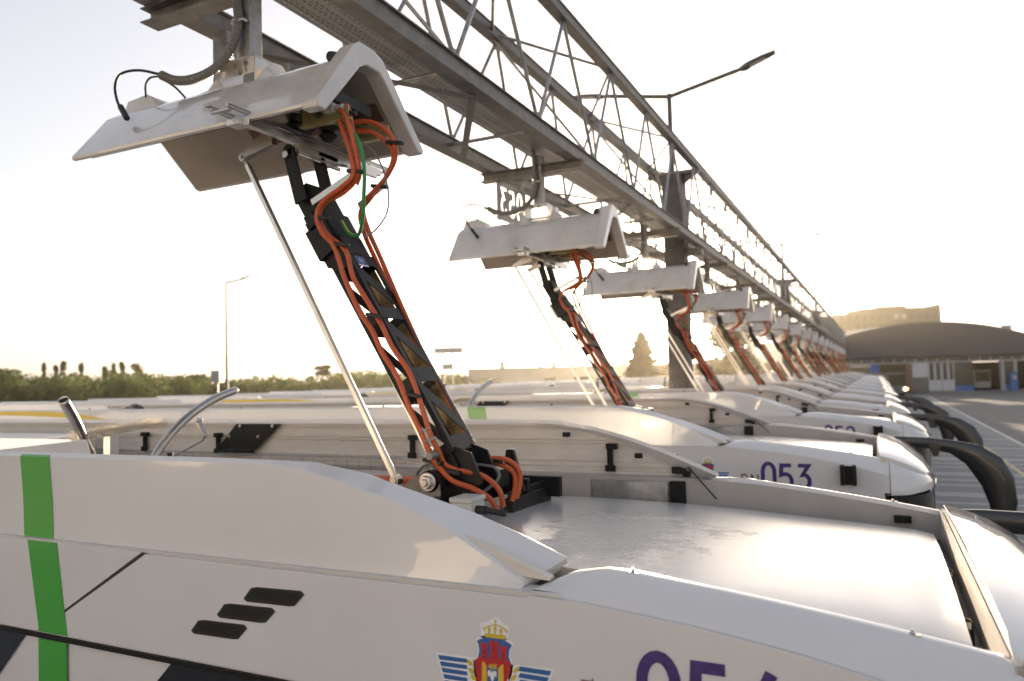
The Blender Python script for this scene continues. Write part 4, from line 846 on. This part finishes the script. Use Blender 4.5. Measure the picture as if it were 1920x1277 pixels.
# number plates with cut-out digits (read from the far side of the beam)
def dist_seg(p, a, c):
    ab = c-a; t = max(0, min(1, (p-a).dot(ab)/max(1e-9, ab.dot(ab)))); return (p-(a+ab*t)).length
def plate_sign(k):
    num = '%03d' % (54-k); cell = .012 if k < 2 else (.02 if k < 5 else .04); w_, h_ = .86, .50
    cw, gh, gp = .17, .34, .06; x0 = (w_-(3*cw+2*gp))/2; z0 = (h_-gh)/2; ss = []
    for i, ch in enumerate(num):
        for st in GL[ch]:
            P = [Vector((x0+i*(cw+gp)+p[0]*cw, z0+p[1]*gh)) for p in st]; ss += [(a, c) for a, c in zip(P, P[1:])]
    g = MB(); nx = int(w_/cell); nz = int(h_/cell); y0 = Y0+k*S-.02+(.36 if k == 0 else 0); xs = -4.02 if k else -4.02
    def pt(u, z): return (xs, y0+w_-u, 5.52+z)
    for j in range(nz):
        run = None
        for i in range(nx+1):
            solid = False
            if i < nx:
                c = Vector(((i+.5)*cell, (j+.5)*cell)); solid = all(dist_seg(c, a, e) > .021 for a, e in ss)
                # stencil bridges
                if not solid and k < 5 and abs((c.y-z0)-gh*.5) < .012 and (int((c.x-x0)/(cw+gp)) == 0): solid = True
            if solid and run is None: run = i
            if not solid and run is not None:
                g.add([pt(run*cell, j*cell), pt(i*cell, j*cell), pt(i*cell, (j+1)*cell), pt(run*cell, (j+1)*cell)], [(0, 1, 2, 3)]); run = None
    root = empty('number_sign', (xs, y0+w_/2, 5.52))
    g.build('plate', M['galv'], root, smooth=False, solid=.003)
    g = MB(); g.box((xs-.01, y0+.1, 6.0), (xs+.03, y0+.14, 6.09)); g.box((xs-.01, y0+.7, 6.0), (xs+.03, y0+.74, 6.09)); g.build('fixing_lug', M['galv'], root)
    return root
for k in range(NB):
    o = plate_sign(k)
    tag(o, {0: 'grey metal plate with cut-out number 054, half hidden behind the nearest hood', 1: 'grey plate with cut-out number 053, seen from behind above the second hood', 2: 'grey plate with cut-out number 052, glowing beside the third hood'}.get(k, 'small grey cut-out number plate above the %s bus from the camera' % ORD[k]), 'sign', 'cut-out number plates under the gantry')

# ---------------------------------------------------------------- lamps
def lamp_head(mb, p, d, L_=.74, w_=.26):
    p = Vector(p); d = Vector(d).normalized(); sd = d.cross(Vector((0, 0, 1))).normalized(); u = sd.cross(d)
    ring = []
    for s_, ww, hh, dz in ((0, .035, .04, 0), (.06, .05, .07, -.005), (.16, w_*.45, .085, 0), (.26, w_*.5, .05, .015), (.5, w_*.5, .04, .02), (L_, w_*.35, .025, .02)):
        c = p+d*s_+u*dz; ring.append([c+sd*ww*a+u*hh*bb for a, bb in ((-1, -.5), (-1, .3), (-.5, .6), (.5, .6), (1, .3), (1, -.5))])
    mb.loft(ring)
    return p, d, sd, u
def double_lamp(py, label, x=-3.53, z0=7.66):
    r = empty('street_lamp', (x, py, z0)); g = MB(); g.tube([(x, py, z0), (x, py, z0+1.62)], .05, 10); g.cyl((x, py, z0), (x, py, z0+.5), .055, 10); g.build('pole', M['lampg'], r)
    for s_ in (-1, 1):
        e = (x+s_*1.36, py, z0+1.56+.27); g = MB(); g.tube([(x, py, z0+1.56), e], .045, 8); g.build('lamp_arm', M['lampg'], r)
        g = MB(); lamp_head(g, e, (s_, 0, .28 if s_ > 0 else .12)); h = g.build('lamp_head', M['lampg'], r, ang=50)
        g = MB(); d = Vector((s_, 0, .28 if s_ > 0 else .12)).normalized(); c = Vector(e); g.loft([[c+d*t+Vector((0, yy, -.012)) for yy in (-.06, .06)]+[c+d*t+Vector((0, yy, -.022)) for yy in (.06, -.06)] for t in (.24, .55)]); g.build('lamp_lens', M['lens'], h)
    tag(r, label, 'street lamp', 'double-arm lamps standing on the gantry'); return r
double_lamp(15.0, 'large double-arm street lamp on top of the nearest gantry pillar, against the white sky')
double_lamp(35.4, 'smaller double-arm street lamp further along the gantry, right of the truss'); double_lamp(55.8, 'faint tiny double-arm street lamp beyond the second one along the gantry')
def single_lamp(p, h, reach, label):
    r = empty('street_lamp', p); x, y_, z = p; d = RT.copy(); d.z = 0; d.normalize()
    g = MB(); g.tube([(x, y_, z), (x, y_, z+h*.5), (x, y_, z+h)], [.11, .085, .06], 8); g.build('pole', M['lampg'], r)
    e = Vector((x, y_, z+h))+d*reach+Vector((0, 0, reach*.2)); g = MB(); g.tube([(x, y_, z+h), e], .05, 8); g.build('lamp_arm', M['lampg'], r)
    g = MB(); lamp_head(g, e, d+Vector((0, 0, .35)), .75, .3); g.build('lamp_head', M['lampg'], r); tag(r, label, 'street lamp')
single_lamp((-36.2, 34.4, 0), 10, .8, 'tall thin street lamp with one short arm, standing alone in the left background')

# ---------------------------------------------------------------- background helpers
def far(u, v, depth):
    "point at camera depth (metres) seen at pixel u,v"
    return CAM + (RT*(u-960)+DN*(v-638.5)+FW*F_PX)*(depth/F_PX)
RH = Vector((cy, sy, 0)); FH = Vector((-sy, cy, 0))        # level right / forward directions of the view
def far_x(u, depth): p = far(u, 700, depth); return Vector((p.x, p.y, 0))
def obox(mb, base, w_, d_, z0, z1, shift=0):
    "box facing the viewer: base point (ground), width along RH, depth along FH"
    vs = [Vector((base.x, base.y, 0))+RH*(shift+a)+FH*c+Vector((0, 0, z)) for a in (0, w_) for c in (0, d_) for z in (z0, z1)]
    mb.add(vs, [(0, 1, 3, 2), (4, 6, 7, 5), (0, 4, 5, 1), (2, 3, 7, 6), (0, 2, 6, 4), (1, 5, 7, 3)])
# hall with segmental arch roof
D = 105.; hb = far_x(1751, D)
hall = empty('bus_hall', hb); tag(hall, 'wide depot hall with dark blue-grey arched roof and glazed doors at the far right', 'building')
def hx(px): return (px-1751)*D/F_PX
def hz(px, py): return far(px, py, D).z
g = MB(); Rr = 44.; top = 9.9; n = 40
def zarch(x): return top-(Rr-math.sqrt(max(0, Rr*Rr-x*x)))
f0 = []; HWD = 20.5
pts = [(x, zarch(x)) for x in [(-HWD+i*2*HWD/n) for i in range(n+1)]]
def hp3(x, dd, z): return Vector((hb.x, hb.y, 0))+RH*x+FH*dd+Vector((0, 0, z))
front = [hp3(-HWD, -.25, 5.15)]+[hp3(x, -.25, z) for x, z in pts]+[hp3(HWD, -.25, 5.15)]
g.loft([front, [p+FH*.5 for p in front]]); roofp = [hp3(x, .25, z-.02) for x, z in pts]
g.loft([[hp3(x, 0.2, z) for x, z in pts]+[hp3(x, 0.2, z-.3) for x, z in pts[::-1]], [hp3(x, 45, z) for x, z in pts]+[hp3(x, 45, z-.3) for x, z in pts[::-1]]])
g.build('roof', M['roofdark'], hall, ang=30)
g = MB(); obox(g, hb, .9, .9, zarch(10.7)-.3, zarch(10.7)+.6, 10.3); g.build('roof_vent', M['trim'], hall)
g = MB(); obox(g, hb, 41, .3, 4.15, 4.35, -20.5); obox(g, hb, 41, .3, 5.02, 5.16, -20.5); obox(g, hb, 41, .6, 0, .1, -20.5)
for i in range(28): obox(g, hb, .12, .28, 4.35, 5.02, -20.5+i*1.5)
g.build('window_frame', M['trim'], hall)
g = MB(); obox(g, hb, 41, .1, 4.35, 5.02, -20.5); g.v = [tuple(Vector(v)+FH*.12) for v in g.v]; g.build('clerestory_window', M['hglass'], hall)
g = MB(); obox(g, hb, 41, .3, .0, 4.15, -20.5); g.v = [tuple(Vector(v)+FH*14) for v in g.v]; obox(g, hb, .3, 14, 0, 5, -20.4); obox(g, hb, .3, 14, 0, 5, 20.2); g.build('back_wall', M['halldark'], hall)
def pier(x0, x1, z0, z1, m, nm, dd=0., th=.35):
    g = MB(); obox(g, hb, x1-x0, th, z0, z1, x0); g.v = [tuple(Vector(v)+FH*dd) for v in g.v]; return g.build(nm, M[m], hall)
def X(c): return hx(1450+.245*c)
pier(X(1065), X(1180), 2.2, 4.15, 'whitew', 'white_wall'); pier(X(1065), X(1185), 0, 2.2, 'greyw', 'grey_wall')
for a, c in ((1188, 1236), (1240, 1286), (1292, 1338), (1342, 1384)):
    pier(X(a), X(c), .25, 1.75, 'whitew', 'door'); pier(X(a), X(a)+.14, 1.75, 4.1, 'whitew', 'door_frame'); pier(X(c)-.1, X(c), 1.75, 4.1, 'whitew', 'door_frame'); pier(X(a), X(c), 1.75, 4.15, 'hglass', 'door_glass', .12, .05)
pier(X(1388), X(1530), .9, 4.15, 'hglass', 'window', .12, .05); pier(X(1388), X(1530), 0.1, .9, 'hallblue', 'blue_panel')
pier(X(1740), X(1770), 0, 4.15, 'trim', 'post'); pier(X(1845), X(1868), 0, 4.15, 'trim', 'post'); pier(X(1770), X(1845), 1., 4.15, 'hglass', 'window', .12, .05); pier(X(1745), X(1865), 0.1, .8, 'hallblue', 'blue_panel', .05)
pier(X(1798), X(1850), .0, 2.6, 'hallblue', 'blue_locker', -.5, .5); pier(X(1815), X(1836), 1.6, 2.1, 'whitew', 'notice', -.53, .02)
pier(X(735), X(818), 0, 4.15, 'hallblue', 'blue_door', -.03); pier(-20.5, X(590), 0, 4.15, 'greyw', 'grey_wall'); pier(X(2100), 20.5, 0, 4.15, 'greyw', 'grey_wall'); pier(X(1020), X(1066), 0, 4.1, 'copper', 'brown_column')
pier(X(595), X(745), 3.75, 4.12, 'concrete', 'lintel', -.06)
# bus inside the hall bay and bus in front of the hall with its lights on
def simple_bus(base, w_, label, lights):
    r = empty('parked_bus', base); g = MB(); obox(g, base, w_, 11, .3, 2.95, -w_/2); g.build('body', M['white' if not lights else 'greyw'], r, bev=.15, seg=3)
    g = MB(); obox(g, base, w_-.25, .05, 1.25, 2.75, -w_/2+.12); g.v = [tuple(Vector(v)-FH*.03) for v in g.v]; g.build('windscreen', M['glass'], r, bev=.08)
    for s_ in (-1, 1):
        g = MB(); p = Vector((base.x, base.y, 0))+RH*(s_*(w_/2-.3)); c = p-FH*.05; g.cyl(c+Vector((0, 0, .85)), c-FH*.05+Vector((0, 0, .85)), .17, 14); g.build('headlight', M['headlight'] if lights else M['lens'], r)
        g = MB(); g.cyl(p+RH*(-s_*.1)+FH*1.0+Vector((0, 0, .48)), p+RH*(s_*.28)+FH*1.0+Vector((0, 0, .48)), .47, 16); g.build('tyre', M['rubber'], r)
    if lights:
        g = MB(); p = base+RH*(w_/2-.05)-FH*.06+Vector((0, 0, .85)); g.cyl(p, p-FH*.04, .1, 10); g.build('indicator', M['amber'], r)
    tag(r, label, 'bus'); return r
simple_bus(far_x(1450+.245*945, 97), 2.5, 'dark bus with two lit yellow headlights in front of the hall entrance', True)
simple_bus(far_x(1450+.245*1600, 111), 2.5, 'white bus standing inside the open bay of the hall', False)
# apartment block
D2 = 240.; ab = far_x(1570, D2)
apt = empty('apartment_block', ab); tag(apt, 'beige-grey apartment block with stepped roofline behind the arched hall', 'building')
def AX(px): return (px-1570)*D2/F_PX
def AZ(px, py): return far(px, py, D2).z
g = MB()
for x0, x1, v in ((1570, 1598, 589), (1598, 1624, 587), (1624, 1732, 577), (1732, 1766, 579)): obox(g, ab, AX(x1)-AX(x0), 12, 0, AZ((x0+x1)/2, v), AX(x0))
obox(g, ab, .8, 12, 0, AZ(1766, 570), AX(1765)); obox(g, ab, 8.5, 4, 0, AZ(1700, 573), AX(1655)); g.build('wall', M['flat'], apt)
for r_ in range(4):
    for i in range(13):
        g = MB(); x = 1.5+i*2.5; z = 19.2-r_*3.0; obox(g, ab, 1.3, .06, z, z+1.4, x); g.v = [tuple(Vector(v)-FH*.05) for v in g.v]; g.build('window', M['whitew'] if (i, r_) in ((8, 0), (7, 0)) else M['aglass'], apt)
# pale industrial building
D3 = 150.; ib = far_x(878, D3)
ind = empty('industrial_building', ib); tag(ind, 'long low pale industrial building with flat roof, hazy behind the second bus', 'building')
W3 = (1580-878)*D3/F_PX; ztp = far(878, 692, D3).z
g = MB(); obox(g, ib, W3, 25, 0, ztp-.35); g.build('wall', M['concrete'], ind)
g = MB(); obox(g, ib, W3+.6, 25.6, ztp-.35, ztp, -.3); g.v = [tuple(Vector(v)-FH*.3) for v in g.v]; g.build('roof_edge', M['trim'], ind)
for px, w_, h_ in ((937, 1.0, 1.3), (1036, .9, 1.0), (1012, .7, .3), (1172, .8, .5)): 
    g = MB(); s_ = (px-878)*D3/F_PX; obox(g, ib, w_, 1.5, ztp-.1, ztp+h_, s_); obox(g, ib, w_+.3, 1.8, ztp+h_, ztp+h_+.12, s_-.15); g.v = [tuple(Vector(v)+FH*3) for v in g.v]; g.build('roof_vent', M['concrete'], ind)
for a, c, z0, z1, m_ in ((880, 938, 2.2, 3.6, 'hglass'), (970, 1008, 1.8, 3.6, 'boxgrey'), (1020, 1042, 2.0, 3.5, 'hglass'), (1076, 1110, 2.0, 3.5, 'hglass'), (1140, 1180, 2.0, 3.5, 'hglass')):
    g = MB(); obox(g, ib, (c-a)*D3/F_PX, .1, z0, z1, (a-878)*D3/F_PX); g.v = [tuple(Vector(v)-FH*.06) for v in g.v]; g.build('window', M[m_], ind)
# T-shaped sign tower and box sign
def slab(name, u, depth, parts, label, cat):
    base = far_x(u, depth); r = empty(name, base)
    for nm, du0, du1, v0, v1, dd, m_ in parts:
        g = MB(); x0 = du0*depth/F_PX; obox(g, base, (du1-du0)*depth/F_PX, dd, 0 if v1 is None else far(u, v1, depth).z, far(u, v0, depth).z, x0); g.v = [tuple(Vector(v)-FH*dd/2) for v in g.v]; g.build(nm, M[m_], r)
    tag(r, label, cat)
slab('sign_tower', 843, 60, [('top_panel', -27, 26, 652, 662, 1., 'concrete'), ('lower_panel', -13, 7, 682, 693, .6, 'concrete'), ('leg', -13, -10, 662, None, .25, 'lampg'), ('leg', 3, 6, 662, None, .25, 'lampg')], 'T-shaped price-board tower with wide top panel on two legs, centre background', 'sign')
slab('box_sign', 408, 55, [('sign_box', -8, 8, 695, 717, .9, 'trim'), ('post', -1.2, 1.2, 717, None, .15, 'lampg')], 'small box sign on a post beside the tall lamp at the left', 'sign')
# trees --------------------------------------------------------------
def leaves(g, c, rx, ry, rz, n, sz, rnd, shape=None):
    for _ in range(n):
        while True:
            p = Vector((rnd.uniform(-1, 1), rnd.uniform(-1, 1), rnd.uniform(-1, 1)))
            if p.length <= 1 and (p.length > .55 or rnd.random() < .3): break
        k = shape(p.z) if shape else 1
        q = Vector((c[0]+p.x*rx*k, c[1]+p.y*ry*k, c[2]+p.z*rz)); a = Vector((rnd.gauss(0, 1), rnd.gauss(0, 1), rnd.gauss(0, 1))).normalized()*sz*rnd.uniform(.6, 1.3); bb = a.orthogonal().normalized()*sz*rnd.uniform(.4, .9)
        g.add([q-a, q+bb, q+a, q-bb], [(0, 1, 2, 3)])
rt = random.Random(11)
TOPV = [(-80, 690), (0, 694), (30, 700), (60, 712), (90, 706), (130, 699), (170, 703), (210, 702), (250, 700), (300, 704), (340, 708), (370, 706), (400, 711), (440, 707), (470, 716), (500, 706), (540, 708), (570, 712), (605, 705), (650, 700), (690, 696), (720, 700), (760, 705), (800, 700), (860, 703), (880, 705), (960, 712), (1700, 712)]
g = MB(); u = -150
while u < 1000:
    for row in range(3):
        dp = 170+row*30+rt.uniform(-8, 8); tv = interp(TOPV, u)+rt.uniform(-7, 11)+(2-row)*5*rt.random(); zt = far(u, tv, dp).z; p = far_x(u, dp)
        r_ = rt.uniform(2.2, 5.2); cz = zt-r_*.85; leaves(g, (p.x, p.y, cz), r_*1.05, r_*1.05, r_, 330, .38, rt)
        if cz-r_ > 0: leaves(g, (p.x, p.y, (cz-r_*.3)/2), r_*.9, r_*.9, max(1.5, (cz)/2), 160, .45, rt)
    u += 17
g.build('woodland', M['leaf'], smooth=False)['kind'] = 'stuff'
def tree(name, u, depth, vtop, rw_, m_, label, n=900, sz=.3, conic=False, zb=1.5, group=None, jag=0):
    p = far_x(u, depth); zt = far(u, vtop, depth).z; r = empty(name, (p.x, p.y, 0)); g = MB(); g.tube([(p.x, p.y, 0), (p.x+.1, p.y, zt*.5), (p.x, p.y, zt*.93)], [rw_*.10+.1, rw_*.06+.05, .03], 7)
    for i in range(7): a = rt.uniform(0, 6.28); z = zt*(.25+.09*i); g.tube([(p.x, p.y, z), (p.x+math.cos(a)*rw_*.55, p.y+math.sin(a)*rw_*.55, z+rw_*.3)], [.06+rw_*.02, .02], 5)
    g.build('trunk', M['bark'], r); g = MB(); cz = (zt+zb)/2
    if conic:
        k = 0
        for i in range(30):
            t = i/30; z = zb+(zt-zb)*t; rad = rw_*(1-t)**.75*rt.uniform(.6, 1.15)+.12
            for j in range(7): a = rt.uniform(0, 6.28); leaves(g, (p.x+math.cos(a)*rad*.66*rt.uniform(.6,1.15), p.y+math.sin(a)*rad*.66, z-rad*.12), rad*.36, rad*.36, .30, int(n/120), sz, rt)
    else:
        for i in range(10): a = rt.uniform(0, 6.28); zz = rt.uniform(-.75, .75); rr_ = rw_*.5*math.sqrt(max(0, 1-zz*zz)); leaves(g, (p.x+math.cos(a)*rr_, p.y+math.sin(a)*rr_, cz+zz*(zt-zb)/2*.82), rw_*.5, rw_*.5, (zt-zb)/2*.32, n//10, sz, rt)
    g.build('crown', M[m_], r, smooth=False); tag(r, label, 'tree', group)
PG = 'poplars above the woodland'
for (u, v, rw_, lb) in ((84, 679, .9, 'thin pale poplar above the wood, leftmost of the row'), (104, 684, .9, 'short poplar, second from the left above the wood'), (119, 677, 1.0, 'pale poplar touching the short one, third from the left'), (152, 680, .8, 'solitary slim poplar between two groups above the wood'), (197, 684, .9, 'poplar at the left of the right-hand group of poplars'), (213, 677, .75, 'very slim poplar, second of the right-hand group'), (229, 674, .95, 'slim tall poplar just left of the broad one'), (257, 676, 2.2, 'broad dense poplar, rightmost above the wood')):
    tree('poplar', u, 240, v-3, rw_*1.0, 'leafp', lb, 500, .32, False, 6, PG)
tree('round_tree', 605, 190, 683, 2.5, 'leafp', 'round pale tree standing above the wood left of the charging arm', 700, .35, False, 5)
tree('spruce', 1205, 75, 622, 2.9, 'leafd', 'hazy spruce with pointed top left of the gantry pillar, below the sun', 6500, .16, True, 1.0)
tree('dark_tree', 1362, 80, 590, 3.6, 'leafd', 'large dark bushy tree right of the gantry pillar', 6500, .22, False, 1.0)
tree('low_tree', 1262, 110, 668, 3.2, 'leafd', 'low dark tree behind the gantry pillar', 2000, .25, False, .5)

# ---------------------------------------------------------------- added unseen behind the camera for the glossy sides to reflect
M['reflect_pale'] = mat('reflect_pale_render', (.78, .70, .60), .8, nscale=.3, namt=.2)  # pale tone for added objects, raised so their reflections show
wb_ = empty('added_workshop', (-6, -42, 0)); tag(wb_, 'long pale workshop block added unseen behind the viewer for the bus sides to reflect', 'building')  # made-up block, placed to give pale patches in the bus paint
g = MB(); g.box((-60, -50, 0), (30, -42, 5.2)); g.box((-34, -52, 0), (-16, -41, 9.2)); g.box((4, -52, 0), (13, -40, 11)); g.box((-60, -52, 0), (-48, -41, 7)); g.build('wall', M['reflect_pale'], wb_)
for i in range(9): MB().box((-55+i*9.5, -41.9, .2), (-50+i*9.5, -41.8, 4.0)).build('window', M['hglass'], wb_)
g = MB(); u = -75
while u < 60:
    p = (u, -75+rt.uniform(-8, 8)); r_ = rt.uniform(4, 6.5); leaves(g, (p[0], p[1], r_*.9+rt.uniform(0, 4)), r_, r_, r_*1.3, 260, .7, rt); u += 4
g.build('added_tree_belt', M['leaf'], smooth=False)['kind'] = 'stuff'  # trees added out of view as more for the paint to reflect
lift = empty('added_lift_truck', (-1.5, -3.4, 0)); tag(lift, 'white truck with a raised work basket, added unseen below the viewer for reflections', 'truck')  # truck added out of view so its pale tops mirror in the panels
g = MB(); g.box((-4.6, -4.6, .5), (-3.0, -2.2, 2.35)); g.box((-3.0, -4.5, .5), (1.6, -2.3, 1.25)); g.build('body', M['reflect_pale'], lift, bev=.12)
g = MB(); g.box((-2.4, -3.7, 1.25), (-1.2, -3.0, 1.9)); g.build('turret', M['white'], lift, bev=.05)
g = MB(); g.bar((-1.8, -3.3, 1.7), (1.4, -2.2, 2.6), .24, .26); g.bar((1.4, -2.2, 2.6), (.3, -1.05, 2.35), .18, .2); g.build('boom', M['yellow'], lift, bev=.02)
for x in (-4.0, .6):
    for y in (-4.45, -2.35): MB().cyl((x, y-.12, .45), (x, y+.12, .45), .45, 20).build('tyre', M['rubber'], lift)
g = MB(); g.box((-.75, -1.0, 2.15), (.75, -.25, 2.22))
for x in (-.75, -.25, .25, .75): g.tube([(x, -.25, 2.2), (x, -.25, 3.2)], .02, 8); g.tube([(x, -1.0, 2.2), (x, -1.0, 3.2)], .02, 8)
for z in (2.7, 3.2): g.tube([(-.75, -1, z), (.75, -1, z), (.75, -.25, z), (-.75, -.25, z), (-.75, -1, z)], .02, 8)
g.build('work_basket', M['reflect_pale'], lift)
# ---------------------------------------------------------------- the air
hm = bpy.data.materials.new('haze'); hm.use_nodes = True; n = hm.node_tree.nodes; n.remove(n['Principled BSDF'])
pv = n.new('ShaderNodeVolumePrincipled'); pv.inputs['Color'].default_value = (1, .90, .70, 1); pv.inputs['Density'].default_value = .00019; pv.inputs['Anisotropy'].default_value = .82
hm.node_tree.links.new(pv.outputs[0], n['Material Output'].inputs['Volume'])
hz_ = MB(); hz_.box((-420, -100, -1.02), (160, 330, 48)); ho_ = hz_.build('haze', hm, smooth=False); ho_['kind'] = 'stuff'
